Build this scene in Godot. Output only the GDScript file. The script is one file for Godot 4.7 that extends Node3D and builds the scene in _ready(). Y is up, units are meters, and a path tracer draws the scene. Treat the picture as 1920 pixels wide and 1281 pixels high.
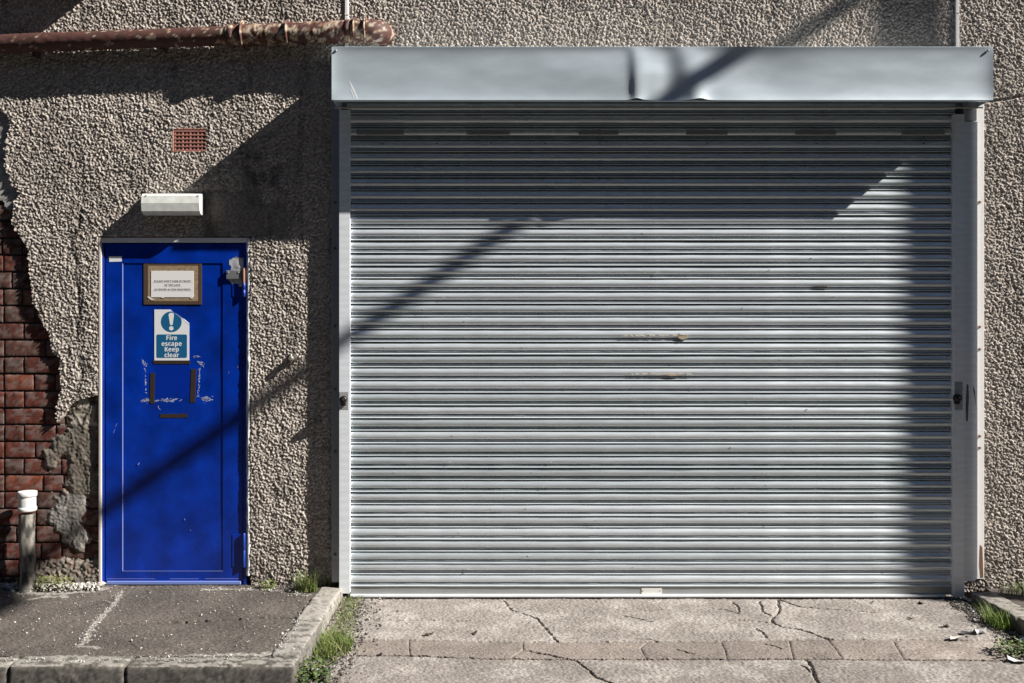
extends Node3D
# A sunlit pebbledashed wall with a roller shutter, a blue door, a rusty pipe and cracked concrete in front.
# Metres, y up, the wall's face is z = 0 and the street lies towards +z.

var rng := RandomNumberGenerator.new()
var taken := {}
var fine := FastNoiseLite.new()
var mid := FastNoiseLite.new()
var broad := FastNoiseLite.new()
var pebble := FastNoiseLite.new()
var pebble_tone := FastNoiseLite.new()
var shared := {}


func _ready() -> void:
	rng.seed = 7
	set_noises()
	# ---- camera, sky, sun, exposure
	var cam := Camera3D.new()
	cam.name = "camera"
	cam.position = Vector3(0, 1.4226, 5)
	cam.fov = rad_to_deg(2.0 * atan(640.5 / 1615.0))
	cam.near = 0.05
	cam.far = 600.0
	add_child(cam)
	cam.current = true
	var sky_look := ProceduralSkyMaterial.new()
	sky_look.sky_top_color = Color(0.31, 0.41, 0.56)
	sky_look.sky_horizon_color = Color(0.55, 0.61, 0.68)
	sky_look.sky_curve = 0.2
	sky_look.ground_bottom_color = Color(0.10, 0.10, 0.10)
	sky_look.ground_horizon_color = Color(0.22, 0.22, 0.22)
	sky_look.sun_angle_max = 12.0
	var sky := Sky.new()
	sky.sky_material = sky_look
	var env := Environment.new()
	env.background_mode = Environment.BG_SKY
	env.sky = sky
	env.background_energy_multiplier = 0.3
	env.ambient_light_source = Environment.AMBIENT_SOURCE_SKY
	env.tonemap_mode = Environment.TONE_MAPPER_LINEAR
	env.tonemap_exposure = 1.95
	env.sdfgi_enabled = true
	env.ssao_enabled = true
	env.ssil_enabled = true
	var around := WorldEnvironment.new()
	around.name = "daylight"
	around.environment = env
	add_child(around)
	var sun := DirectionalLight3D.new()
	sun.name = "sun"
	sun.light_energy = 1.6
	sun.light_color = Color(1.0, 0.98, 0.95)
	sun.light_angular_distance = 0.5
	sun.shadow_enabled = true
	add_child(sun)
	sun.look_at_from_position(Vector3(3.1, 2.45, 1.0), Vector3.ZERO, Vector3.UP)
	# ---- the large structure
	build_ground()
	build_driveway()
	build_pavement()
	build_kerbs()
	build_wall()
	# ---- the things on it
	build_shutter()
	build_door()
	build_door_notices()
	build_wall_fittings()
	build_pipes()
	build_street_lamp()
	build_opposite()
	build_plants()
	build_litter()


# ------------------------------------------------------------------ helpers

func set_noises() -> void:
	for n in [fine, mid, broad]:
		n.noise_type = FastNoiseLite.TYPE_SIMPLEX_SMOOTH
		n.fractal_type = FastNoiseLite.FRACTAL_FBM
		n.fractal_octaves = 3
	fine.seed = 3
	fine.frequency = 45.0
	mid.seed = 11
	mid.frequency = 12.0
	broad.seed = 23
	broad.frequency = 1.3
	for n in [pebble, pebble_tone]:
		n.seed = 5
		n.noise_type = FastNoiseLite.TYPE_CELLULAR
		n.fractal_type = FastNoiseLite.FRACTAL_NONE
		n.frequency = 1.0 / 0.0108
		n.cellular_jitter = 1.0
	pebble.cellular_return_type = FastNoiseLite.RETURN_DISTANCE
	pebble_tone.cellular_return_type = FastNoiseLite.RETURN_CELL_VALUE


func numbered(called: String) -> String:
	var n: int = taken.get(called, 0)
	taken[called] = n + 1
	return called if n == 0 else "%s_%03d" % [called, n]


func tag(o: Node3D, label: String, category: String, group := "", kind := "") -> Node3D:
	if label: o.set_meta("label", label)
	if category: o.set_meta("category", category)
	if group: o.set_meta("group", group)
	if kind: o.set_meta("kind", kind)
	return o


func thing(called: String, label: String, category: String, at := Vector3.ZERO, group := "") -> Node3D:
	var o := Node3D.new()
	o.name = numbered(called)
	o.position = at
	add_child(o)
	return tag(o, label, category, group)


func setting(called: String) -> Node3D:
	var o := Node3D.new()
	o.name = called
	add_child(o)
	o.set_meta("kind", "structure")
	return o


func put(called: String, mesh: Mesh, m: Material, parent: Node3D = null, at := Vector3.ZERO) -> MeshInstance3D:
	var o := MeshInstance3D.new()
	o.mesh = mesh
	o.material_override = m
	o.position = at
	if parent == null:
		o.name = numbered(called)
		add_child(o)
	else:
		var k := 0
		var free := called
		while parent.has_node(NodePath(free)):
			k += 1
			free = "%s_%03d" % [called, k]
		o.name = free
		parent.add_child(o, true)
	return o


func done(st: SurfaceTool) -> ArrayMesh:
	st.generate_normals()
	return st.commit()


func begin() -> SurfaceTool:
	var st := SurfaceTool.new()
	st.begin(Mesh.PRIMITIVE_TRIANGLES)
	st.set_smooth_group(-1)
	return st


func mat(linear: Color, rough := 0.8, metal := 0.0, tinted := false) -> StandardMaterial3D:
	var m := StandardMaterial3D.new()
	m.albedo_color = linear.linear_to_srgb()
	m.roughness = rough
	m.metallic = metal
	m.vertex_color_use_as_albedo = tinted
	return m


# a, b, c, d anticlockwise as seen from outside
func quad(st: SurfaceTool, a: Vector3, b: Vector3, c: Vector3, d: Vector3) -> void:
	for v in [a, c, b, a, d, c]:
		st.add_vertex(v)


func tri(st: SurfaceTool, a: Vector3, b: Vector3, c: Vector3) -> void:
	for v in [a, c, b]:
		st.add_vertex(v)


# a box between two corners, its edges cut off by b
func block(st: SurfaceTool, lo: Vector3, hi: Vector3, b := 0.002) -> void:
	b = minf(b, 0.45 * minf(hi.x - lo.x, minf(hi.y - lo.y, hi.z - lo.z)))
	var p := func(sx: int, sy: int, sz: int, axis: int) -> Vector3:
		var v := Vector3(hi.x if sx > 0 else lo.x, hi.y if sy > 0 else lo.y, hi.z if sz > 0 else lo.z)
		var s := Vector3(sx, sy, sz)
		for k in 3:
			if k != axis:
				v[k] -= s[k] * b
		return v
	st.set_smooth_group(-1)
	for s in [-1, 1]:
		var f := [p.call(s, -1, -1, 0), p.call(s, 1, -1, 0), p.call(s, 1, 1, 0), p.call(s, -1, 1, 0)]
		if s < 0: f.reverse()
		quad(st, f[0], f[1], f[2], f[3])
		f = [p.call(-1, s, -1, 1), p.call(-1, s, 1, 1), p.call(1, s, 1, 1), p.call(1, s, -1, 1)]
		if s < 0: f.reverse()
		quad(st, f[0], f[1], f[2], f[3])
		f = [p.call(-1, -1, s, 2), p.call(1, -1, s, 2), p.call(1, 1, s, 2), p.call(-1, 1, s, 2)]
		if s < 0: f.reverse()
		quad(st, f[0], f[1], f[2], f[3])
	for s in [-1, 1]:
		for t in [-1, 1]:
			var f := [p.call(s, t, -1, 0), p.call(s, t, -1, 1), p.call(s, t, 1, 1), p.call(s, t, 1, 0)]
			if s * t < 0: f.reverse()
			quad(st, f[0], f[1], f[2], f[3])
			f = [p.call(s, -1, t, 2), p.call(s, -1, t, 0), p.call(s, 1, t, 0), p.call(s, 1, t, 2)]
			if s * t > 0: f.reverse()
			f.reverse()
			quad(st, f[3], f[2], f[1], f[0])
			f = [p.call(-1, s, t, 1), p.call(-1, s, t, 2), p.call(1, s, t, 2), p.call(1, s, t, 1)]
			if s * t > 0: f.reverse()
			quad(st, f[0], f[1], f[2], f[3])
	for sx in [-1, 1]:
		for sy in [-1, 1]:
			for sz in [-1, 1]:
				var f := [p.call(sx, sy, sz, 0), p.call(sx, sy, sz, 1), p.call(sx, sy, sz, 2)]
				if sx * sy * sz < 0: f.reverse()
				tri(st, f[0], f[1], f[2])


func box(lo: Vector3, hi: Vector3, b := 0.002) -> ArrayMesh:
	var st := begin()
	block(st, lo, hi, b)
	return done(st)


# a flat outline in x and y, with thickness from z0 to z1
func slab(outline: PackedVector2Array, z0: float, z1: float) -> ArrayMesh:
	var st := begin()
	add_slab(st, outline, z0, z1)
	return done(st)


func add_slab(st: SurfaceTool, outline: PackedVector2Array, z0: float, z1: float) -> void:
	if Geometry2D.is_polygon_clockwise(outline):
		outline.reverse()
	# is_polygon_clockwise speaks of y down, so turn the outline until its signed area is positive
	var area := 0.0
	for i in outline.size():
		area += outline[i].cross(outline[(i + 1) % outline.size()])
	if area < 0.0:
		outline.reverse()
	var t := Geometry2D.triangulate_polygon(outline)
	for i in range(0, t.size(), 3):
		var a := outline[t[i]]
		var b := outline[t[i + 1]]
		var c := outline[t[i + 2]]
		if (b - a).cross(c - a) < 0.0:
			var s := b
			b = c
			c = s
		tri(st, Vector3(a.x, a.y, z1), Vector3(b.x, b.y, z1), Vector3(c.x, c.y, z1))
	for i in outline.size():
		var a := outline[i]
		var b := outline[(i + 1) % outline.size()]
		quad(st, Vector3(a.x, a.y, z0), Vector3(b.x, b.y, z0), Vector3(b.x, b.y, z1), Vector3(a.x, a.y, z1))


func disc(c: Vector2, r: float, n := 40) -> PackedVector2Array:
	var out := PackedVector2Array()
	for i in n:
		out.append(c + Vector2(cos(TAU * i / n), sin(TAU * i / n)) * r)
	return out


# a tube along points; rough shifts its skin in and out, colour(p, k) tints it
func tube(path: Array, radii: Array, sides := 16, cap := true, rough := 0.0, tint = null) -> ArrayMesh:
	var st := SurfaceTool.new()
	st.begin(Mesh.PRIMITIVE_TRIANGLES)
	st.set_smooth_group(0)
	var rings := []
	var up := Vector3(0.031, 0.998, 0.05)
	for i in path.size():
		var d: Vector3 = (path[mini(i + 1, path.size() - 1)] - path[maxi(i - 1, 0)]).normalized()
		if absf(d.dot(up)) > 0.98:
			up = Vector3(0.05, 0.03, 1)
		var u := d.cross(up).normalized()
		var w := u.cross(d)
		up = w
		var ring := []
		for k in sides:
			var a := TAU * k / sides
			var dir := u * cos(a) + w * sin(a)
			var p: Vector3 = path[i] + dir * radii[i]
			if rough > 0.0:
				p += dir * rough * mid.get_noise_3d(p.x * 3.0, p.y * 3.0, p.z * 3.0)
			ring.append(p)
		rings.append(ring)
	for i in path.size() - 1:
		for k in sides:
			var q := (k + 1) % sides
			for v in [rings[i][k], rings[i + 1][k], rings[i + 1][q], rings[i][k], rings[i + 1][q], rings[i][q]]:
				if tint != null:
					st.set_color(tint.call(v))
				st.add_vertex(v)
	if cap:
		st.set_smooth_group(-1)
		for e in [0, path.size() - 1]:
			for k in sides:
				var q := (k + 1) % sides
				var f := [path[e], rings[e][k], rings[e][q]]
				if e > 0:
					f = [path[e], rings[e][q], rings[e][k]]
				for v in f:
					if tint != null:
						st.set_color(tint.call(v))
					st.add_vertex(v)
	st.index()
	return done(st)


# ArrayMesh out of vertices on a grid: at(i, j) = Vector3, tint(p, i, j) = Color, keep(i, j) = cell is there.
# i runs along du and j along dv, and du x dv points out of the surface. Edges next to nothing get a skirt of length `skirt`.
func sheet(nu: int, nv: int, at: Callable, tint: Callable, keep, skirt := Vector3.ZERO) -> ArrayMesh:
	var pos := PackedVector3Array()
	pos.resize((nu + 1) * (nv + 1))
	for j in nv + 1:
		for i in nu + 1:
			pos[j * (nu + 1) + i] = at.call(i, j)
	var kept := PackedByteArray()
	kept.resize(nu * nv)
	var used := PackedInt32Array()
	used.resize(pos.size())
	used.fill(-1)
	var verts := PackedVector3Array()
	var norms := PackedVector3Array()
	var cols := PackedColorArray()
	var idx := PackedInt32Array()
	var w := nu + 1
	var all: bool = keep == null
	for j in nv:
		for i in nu:
			if all or keep.call(i, j):
				kept[j * nu + i] = 1
				var four := [j * w + i, j * w + i + 1, (j + 1) * w + i + 1, (j + 1) * w + i]
				for k in four:
					if used[k] < 0:
						used[k] = verts.size()
						var p := pos[k]
						verts.append(p)
						var gi: int = k % w
						var gj: int = k / w
						var a := pos[gj * w + mini(gi + 1, nu)] - pos[gj * w + maxi(gi - 1, 0)]
						var b := pos[mini(gj + 1, nv) * w + gi] - pos[maxi(gj - 1, 0) * w + gi]
						norms.append(a.cross(b).normalized())
						cols.append(tint.call(p, gi, gj))
				idx.append_array([used[four[0]], used[four[2]], used[four[1]], used[four[0]], used[four[3]], used[four[2]]])
	if skirt != Vector3.ZERO:
		for j in nv:
			for i in nu:
				if not kept[j * nu + i]:
					continue
				for side in [[-1, 0, 3, 0], [1, 0, 1, 2], [0, -1, 0, 1], [0, 1, 2, 3]]:
					var a: int = i + side[0]
					var b: int = j + side[1]
					if a >= 0 and b >= 0 and a < nu and b < nv and kept[b * nu + a]:
						continue
					var four := [j * w + i, j * w + i + 1, (j + 1) * w + i + 1, (j + 1) * w + i]
					var p := pos[four[side[2]]]
					var q := pos[four[side[3]]]
					var c := cols[used[four[side[2]]]]
					var n := (q - p).cross(skirt).normalized() * -1.0
					var base := verts.size()
					for v in [p, q, q + skirt, p + skirt]:
						verts.append(v)
						norms.append(n)
						cols.append(c)
					idx.append_array([base, base + 1, base + 2, base, base + 2, base + 3])
	var arrays := []
	arrays.resize(Mesh.ARRAY_MAX)
	arrays[Mesh.ARRAY_VERTEX] = verts
	arrays[Mesh.ARRAY_NORMAL] = norms
	arrays[Mesh.ARRAY_COLOR] = cols
	arrays[Mesh.ARRAY_INDEX] = idx
	var mesh := ArrayMesh.new()
	if verts.size():
		mesh.add_surface_from_arrays(Mesh.PRIMITIVE_TRIANGLES, arrays)
	return mesh


func grain(freq: float, from: float, to: float, seed_ := 1, octaves := 4) -> NoiseTexture2D:
	var n := FastNoiseLite.new()
	n.seed = seed_
	n.frequency = freq
	n.fractal_octaves = octaves
	var t := NoiseTexture2D.new()
	t.width = 512
	t.height = 512
	t.seamless = true
	t.noise = n
	var g := Gradient.new()
	g.set_color(0, Color(from, from, from))
	g.set_color(1, Color(to, to, to))
	t.color_ramp = g
	return t


func lettering(called: String, words: String, height: float, centre: Vector3, m: Material, parent: Node3D, bold := true, serif := false, depth := 0.0006) -> void:
	var f := SystemFont.new()
	f.font_names = PackedStringArray(["Droid Serif" if serif else "Droid Sans"])
	f.font_weight = 700 if bold else 400
	var t := TextMesh.new()
	t.text = words
	t.font = f
	t.font_size = 64
	t.pixel_size = height / 64.0 * 1.38
	t.depth = depth
	put(called, t, m, parent, centre)


# ------------------------------------------------------------------ ground

func build_ground() -> void:
	var st := begin()
	quad(st, Vector3(-250, -0.14, 250), Vector3(250, -0.14, 250), Vector3(250, -0.14, -250), Vector3(-250, -0.14, -250))
	var m := mat(Color(0.05, 0.05, 0.05), 0.9)
	m.albedo_texture = grain(0.02, 0.75, 1.0, 9)
	m.uv1_triplanar = true
	m.uv1_world_triplanar = true
	var o := put("ground", done(st), m)
	o.set_meta("kind", "structure")


func seg_distance(p: Vector2, line: Array) -> float:
	var best := 9.0
	for i in line.size() - 1:
		var a: Vector2 = line[i]
		var b: Vector2 = line[i + 1]
		var ab := b - a
		var t := clampf((p - a).dot(ab) / ab.length_squared(), 0.0, 1.0)
		best = minf(best, p.distance_to(a + ab * t))
	return best


func build_driveway() -> void:
	var drive := setting("driveway")
	# cracks as (x, z) lines with half a width
	var cracks := [
		[0.0061, [Vector2(1.5162, 0.0731), Vector2(1.4804, 0.2374), Vector2(1.4224, 0.3309), Vector2(1.3965, 0.3688), Vector2(1.3837, 0.4208), Vector2(1.4053, 0.4788), Vector2(1.4975, 0.5214), Vector2(1.5385, 0.5631), Vector2(1.5739, 0.6176), Vector2(1.6263, 0.6444)]],
		[0.0048, [Vector2(1.5162, 0.0731), Vector2(1.5648, 0.1402), Vector2(1.6058, 0.1974), Vector2(1.6625, 0.2055)]],
		[0.0027, [Vector2(1.6625, 0.2055), Vector2(1.7309, 0.2215), Vector2(1.8253, 0.2454), Vector2(1.9854, 0.2846)]],
		[0.0041, [Vector2(1.4034, 0.1152), Vector2(1.3768, 0.269), Vector2(1.4022, 0.3309)]],
		[0.0034, [Vector2(1.0984, 0.2055), Vector2(1.1796, 0.2374), Vector2(1.2388, 0.2924), Vector2(1.263, 0.1893), Vector2(1.2462, 0.1152)]],
		[0.0041, [Vector2(0.6071, 0.3309), Vector2(0.6397, 0.3461), Vector2(0.6825, 0.3688), Vector2(0.7412, 0.4134)]],
		[0.0034, [Vector2(0.7289, 0.2533), Vector2(0.7815, 0.2374), Vector2(0.8271, 0.2295)]],
		[0.0027, [Vector2(1.2148, 0.3838), Vector2(1.2943, 0.4061), Vector2(1.3815, 0.4281)]],
		[0.0041, [Vector2(1.2713, 0.5073), Vector2(1.2912, 0.5631), Vector2(1.2906, 0.6576)]],
		[0.0034, [Vector2(-0.0486, 0.0984), Vector2(-0.0029, 0.2454), Vector2(0.1321, 0.3613), Vector2(0.1727, 0.5002), Vector2(0.2275, 0.6774)]],
		[0.0020, [Vector2(-0.742, 0.3912), Vector2(-0.5698, 0.3987), Vector2(-0.3995, 0.3912), Vector2(-0.2336, 0.3987)]],
		[0.0034, [Vector2(0.6222, 0.631), Vector2(0.6888, 0.6377), Vector2(0.7302, 0.6642)]],
		[0.0048, [Vector2(0.0523, 0.7734), Vector2(0.1042, 0.792), Vector2(0.2034, 0.8411), Vector2(0.3004, 0.889), Vector2(0.3563, 1.0041), Vector2(0.3826, 1.0647), Vector2(0.4459, 1.1287), Vector2(0.5051, 1.2059)]],
		[0.0061, [Vector2(1.3964, 0.8771), Vector2(1.4138, 0.9008), Vector2(1.4003, 0.9759), Vector2(1.3803, 1.0755), Vector2(1.3746, 1.1392), Vector2(1.3671, 1.226)]],
		[0.0034, [Vector2(1.357, 0.9416), Vector2(1.3774, 0.9703), Vector2(1.3779, 1.0263)]],
		[0.0034, [Vector2(1.2637, 0.7034), Vector2(1.2978, 0.7227), Vector2(1.3282, 0.7608)]],
		[0.0027, [Vector2(0.8073, 0.7671), Vector2(0.8573, 0.8044), Vector2(0.8885, 0.8167)]]]
	var joints := [
		[Vector2(-0.5224, 0.651), Vector2(-0.5089, 0.7418), Vector2(-0.4926, 0.835)],
		[Vector2(0.0619, 0.651), Vector2(0.0532, 0.7034), Vector2(0.0577, 0.7671), Vector2(0.0051, 0.8471)],
		[Vector2(0.7077, 0.6377), Vector2(0.6798, 0.6774), Vector2(0.6345, 0.7482), Vector2(0.6452, 0.8652)],
		[Vector2(1.0783, 0.6244), Vector2(1.0492, 0.6774), Vector2(1.0473, 0.7608), Vector2(1.0314, 0.8771)],
		[Vector2(1.4035, 0.6244), Vector2(1.3846, 0.7163), Vector2(1.3518, 0.8652)],
		[Vector2(1.5988, 0.631), Vector2(1.5962, 0.7671), Vector2(1.5853, 0.8771)],
		[Vector2(1.9291, 0.6244), Vector2(1.9006, 0.7545), Vector2(1.876, 0.889)]]
	var back: Array = [Vector2(-1.078, 0.6477), Vector2(-0.8294, 0.651), Vector2(-0.5232, 0.6444), Vector2(-0.1606, 0.6774), Vector2(0.3744, 0.6806), Vector2(0.9121, 0.6675), Vector2(1.6317, 0.6444), Vector2(1.9927, 0.651), Vector2(2.4199, 0.6576), Vector2(2.7694, 0.6576)]
	var front: Array = [Vector2(-1.0346, 0.8228), Vector2(-0.7955, 0.8289), Vector2(-0.5003, 0.835), Vector2(-0.1536, 0.8652), Vector2(0.3574, 0.8771), Vector2(0.8686, 0.8742), Vector2(1.5467, 0.8712), Vector2(1.8864, 0.8831), Vector2(2.2943, 0.8831), Vector2(2.6219, 0.889)]
	var line := func(pts: Array, x: float) -> float:
		for i in pts.size() - 1:
			if x <= pts[i + 1].x or i == pts.size() - 2:
				return lerpf(pts[i].y, pts[i + 1].y, (x - pts[i].x) / (pts[i + 1].x - pts[i].x))
		return 0.0
	# which side of a joint a point lies on
	var ends := func(k: int, z: float) -> float:
		var j: Array = joints[k]
		for i in j.size() - 1:
			if z <= j[i + 1].y or i == j.size() - 2:
				return lerpf(j[i].x, j[i + 1].x, clampf((z - j[i].y) / (j[i + 1].y - j[i].y), -0.3, 1.3))
		return 0.0
	var m := mat(Color(1, 1, 1), 0.92, 0.0, true)
	var step := 0.0065
	var make := func(x0: float, x1: float, z0: Callable, z1: Callable, nv: int, strip: bool, tone: float, worn: bool, left: int, right: int) -> ArrayMesh:
		var nu := int((x1 - x0) / step)
		var at := func(i: int, j: int) -> Vector3:
			var u := float(i) / nu
			var x := lerpf(x0, x1, u)
			var z := lerpf(z0.call(x), z1.call(x), float(j) / nv)
			if strip:
				var xa: float = ends.call(left, z) + 0.0016 if left >= 0 else x0
				var xb: float = ends.call(right, z) - 0.0016 if right >= 0 else x1
				x = lerpf(xa, xb, u)
			# broken edges
			if j == 0 or j == nv:
				z += 0.007 * mid.get_noise_2d(x * 2.0, z * 2.0 + 7.0) + 0.004 * fine.get_noise_2d(x, z) + 0.003 * (1.0 if j == 0 else -1.0)
			var y := -0.045 - 0.06 * z + 0.0035 * broad.get_noise_2d(x * 1.5, z * 1.5) + 0.0042 * fine.get_noise_2d(x * 1.6, z * 1.6)
			if not strip:
				y += 0.0035 * mid.get_noise_2d(x * 3.0, z * 3.0)
			var wx := x + 0.006 * mid.get_noise_2d(x * 2.0 + 3.0, z * 2.0)
			var wz := z + 0.006 * mid.get_noise_2d(x * 2.0, z * 2.0 + 9.0)
			for c in cracks:
				var d := seg_distance(Vector2(wx, wz), c[1])
				var half: float = c[0] * (0.85 + 0.7 * mid.get_noise_2d(x * 1.5, z * 1.5))
				if d < half:
					y -= 0.034 * (1.0 - pow(d / half, 3.0))
				elif d < half * 2.2:
					y -= 0.002 * (1.0 - (d - half) / (half * 1.2))
			if j == 0 or j == nv or (strip and (i == 0 or i == nu)):
				y -= 0.004 if strip else 0.008
			if z < 0.075:
				y -= 0.008
			return Vector3(x, y, z)
		var tint := func(p: Vector3, _i: int, _j: int) -> Color:
			var speck := fine.get_noise_2d(p.x * 2.2 + 40.0, p.z * 2.2)
			var patch := broad.get_noise_2d(p.x * 2.0 + 5.0, p.z * 3.0) + 0.5 * mid.get_noise_2d(p.x * 0.7, p.z * 0.7)
			var v := tone * (1.0 + 0.95 * speck + 0.26 * patch + 0.10 * smoothstep(0.3, -0.9, p.x))
			var c := Color(v, v * 0.885, v * 0.80)
			if strip:
				c = Color(v, v * 0.84, v * 0.74)
			if worn and patch > 0.12:
				c = c.lerp(Color(0.46, 0.43, 0.40), clampf((patch - 0.05) * 1.5, 0.0, 0.5) * clampf(0.5 + 2.0 * speck, 0.0, 1.0))
			return c
		return sheet(nu, nv, at, tint, null, Vector3(0, -0.06, 0))
	var x_left := -0.965
	var x_right := 2.62
	put("concrete_slab", make.call(x_left, x_right, func(_x: float) -> float: return -0.03, func(x: float) -> float: return line.call(back, x) - 0.004, 104, false, 0.25, true, -1, -1), m, drive)
	put("concrete_slab", make.call(x_left, x_right, func(x: float) -> float: return line.call(front, x) + 0.006, func(_x: float) -> float: return 1.52, 96, false, 0.215, true, -1, -1), m, drive)
	var cuts := [x_left, joints[0][1].x, joints[1][1].x, joints[2][1].x, joints[3][1].x, joints[4][1].x, joints[5][1].x, joints[6][1].x, x_right]
	var tones := [0.19, 0.2, 0.215, 0.188, 0.178, 0.188, 0.215, 0.245]
	for k in 8:
		put("concrete_strip_slab", make.call(cuts[k], cuts[k + 1], func(x: float) -> float: return line.call(back, x) + 0.003, func(x: float) -> float: return line.call(front, x) - 0.005, 30, true, tones[k], k == 7, k - 1, k if k < 7 else -1), m, drive)


func build_pavement() -> void:
	var walk := setting("pavement")
	var m := mat(Color(1, 1, 1), 0.93, 0.0, true)
	var grit_lines := [
		[0.012, [Vector2(-2.2275, 0.0856), Vector2(-2.1651, 0.3064), Vector2(-2.1332, 0.4907), Vector2(-2.101, 0.661), Vector2(-2.0745, 0.7805), Vector2(-2.0161, 0.93)]],
		[0.012, [Vector2(-2.0161, 0.93), Vector2(-2.0323, 0.9728), Vector2(-1.9581, 0.9869), Vector2(-1.9067, 1.0009)]],
		[0.024, [Vector2(-2.9047, 1.1548), Vector2(-2.2934, 1.1419), Vector2(-2.0203, 1.1158), Vector2(-1.7349, 1.1354), Vector2(-1.4455, 1.1092), Vector2(-1.0934, 1.076)]],
		[0.022, [Vector2(-3.545, 0.0644), Vector2(-2.9275, 0.075), Vector2(-2.7212, 0.1169), Vector2(-2.5344, 0.1273), Vector2(-2.3326, 0.0432)]],
		[0.012, [Vector2(-1.7763, 0.0538), Vector2(-1.5653, 0.0432), Vector2(-1.3447, 0.0644), Vector2(-1.2069, 0.1273)]],
		[0.02, [Vector2(-2.6591, 0.2285), Vector2(-2.6029, 0.1682), Vector2(-2.4877, 0.1885)]]]
	var seam: Array = [Vector2(-2.1145, 0.6773), Vector2(-1.8878, 0.6446), Vector2(-1.6577, 0.6113), Vector2(-1.347, 0.5604), Vector2(-1.0389, 0.5258)]
	var x0 := -3.7
	var x1 := -1.098
	var nu := 330
	var nv := 140
	var at := func(i: int, j: int) -> Vector3:
		var x := lerpf(x0, x1, float(i) / nu)
		var z := lerpf(-0.03, 1.102, float(j) / nv)
		var y := 0.007 * broad.get_noise_2d(x * 1.3 + 8.0, z * 1.3) + 0.0055 * fine.get_noise_2d(x * 1.1, z * 1.1) + 0.003 * mid.get_noise_2d(x, z)
		var d := seg_distance(Vector2(x, z + 0.008 * mid.get_noise_2d(x, z)), seam)
		if d < 0.010:
			y -= 0.024
		if z < 0.05:
			y += (0.05 - z) * 0.12
		return Vector3(x, y - 0.004, z)
	var tint := func(p: Vector3, _i: int, _j: int) -> Color:
		var v := 0.09 * (1.0 + 1.1 * fine.get_noise_2d(p.x * 1.9, p.z * 1.9) + 0.4 * broad.get_noise_2d(p.x * 1.7, p.z * 1.7 + 3.0))
		var c := Color(v, v * 0.845, v * 0.725)
		for g in grit_lines:
			var d := seg_distance(Vector2(p.x, p.z), g[1])
			var r: float = g[0] * (1.0 + 1.1 * mid.get_noise_2d(p.x * 1.3 + 2.0, p.z * 1.3))
			if d < r:
				c = c.lerp(Color(0.34, 0.315, 0.285), clampf(0.65 + 0.9 * fine.get_noise_2d(p.x * 1.4, p.z * 1.4 + 4.0), 0.0, 1.0))
		return c
	put("asphalt", sheet(nu, nv, at, tint, null, Vector3(0, -0.12, 0)), m, walk)
	# the stretch beyond the right-hand kerb
	var at_r := func(i: int, j: int) -> Vector3:
		var x := lerpf(2.752, 4.6, float(i) / 150.0)
		var z := lerpf(-0.03, 1.102, float(j) / 80.0)
		return Vector3(x, 0.006 * broad.get_noise_2d(x, z) + 0.005 * mid.get_noise_2d(x, z) - 0.012, z)
	put("asphalt", sheet(150, 80, at_r, tint, null, Vector3(0, -0.12, 0)), m, walk)


# a dressed stone with worn arrises
func stone(lo: Vector3, hi: Vector3, round_: float, rough: float, base: Color, salt: float) -> ArrayMesh:
	var st := SurfaceTool.new()
	st.begin(Mesh.PRIMITIVE_TRIANGLES)
	st.set_smooth_group(0)
	var size := hi - lo
	var mid_ := (hi + lo) * 0.5
	var skin := func(p: Vector3) -> Vector3:
		var inner := (size * 0.5 - Vector3.ONE * round_).max(Vector3.ONE * 0.001)
		var q := p - mid_
		var core := q.clamp(-inner, inner)
		var d := q - core
		if d.length() > 0.0001:
			q = core + d.normalized() * minf(d.length(), round_)
		var n := q.normalized()
		var s := (q + mid_) + Vector3.ONE * salt
		return q + mid_ + n * rough * (1.1 * mid.get_noise_3d(s.x, s.y, s.z) + 0.9 * fine.get_noise_3d(s.x, s.y, s.z))
	for axis in 3:
		var a := (axis + 1) % 3
		var b := (axis + 2) % 3
		var na := clampi(int(size[a] / 0.009), 6, 90)
		var nb := clampi(int(size[b] / 0.009), 6, 90)
		for s in [0, 1]:
			for i in na:
				for j in nb:
					var f := []
					for c in [[0, 0], [1, 0], [1, 1], [0, 1]]:
						var p := Vector3.ZERO
						p[axis] = hi[axis] if s else lo[axis]
						p[a] = lerpf(lo[a], hi[a], float(i + c[0]) / na)
						p[b] = lerpf(lo[b], hi[b], float(j + c[1]) / nb)
						f.append(skin.call(p))
					if s == 0: f.reverse()
					for k in [0, 2, 1, 0, 3, 2]:
						var v: Vector3 = f[k]
						var t := 1.0 + 0.45 * mid.get_noise_3d(v.x * 1.2 + salt, v.y * 0.5, v.z) + 0.95 * fine.get_noise_3d(v.x, v.y + salt, v.z)
						var c := Color(base.r * t, base.g * t, base.b * t)
						# pale grit trodden into the top
						if axis == 1 and s == 1 and mid.get_noise_2d(v.x * 0.7, v.z * 1.5 + salt) + 0.5 * fine.get_noise_2d(v.x, v.z) > -0.08 + 1.4 * maxf(0.0, v.z - 1.17):
							c = c.lerp(Color(0.36, 0.335, 0.30), 0.6)
						st.set_color(c)
						st.add_vertex(v)
	st.index()
	return done(st)


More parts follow.
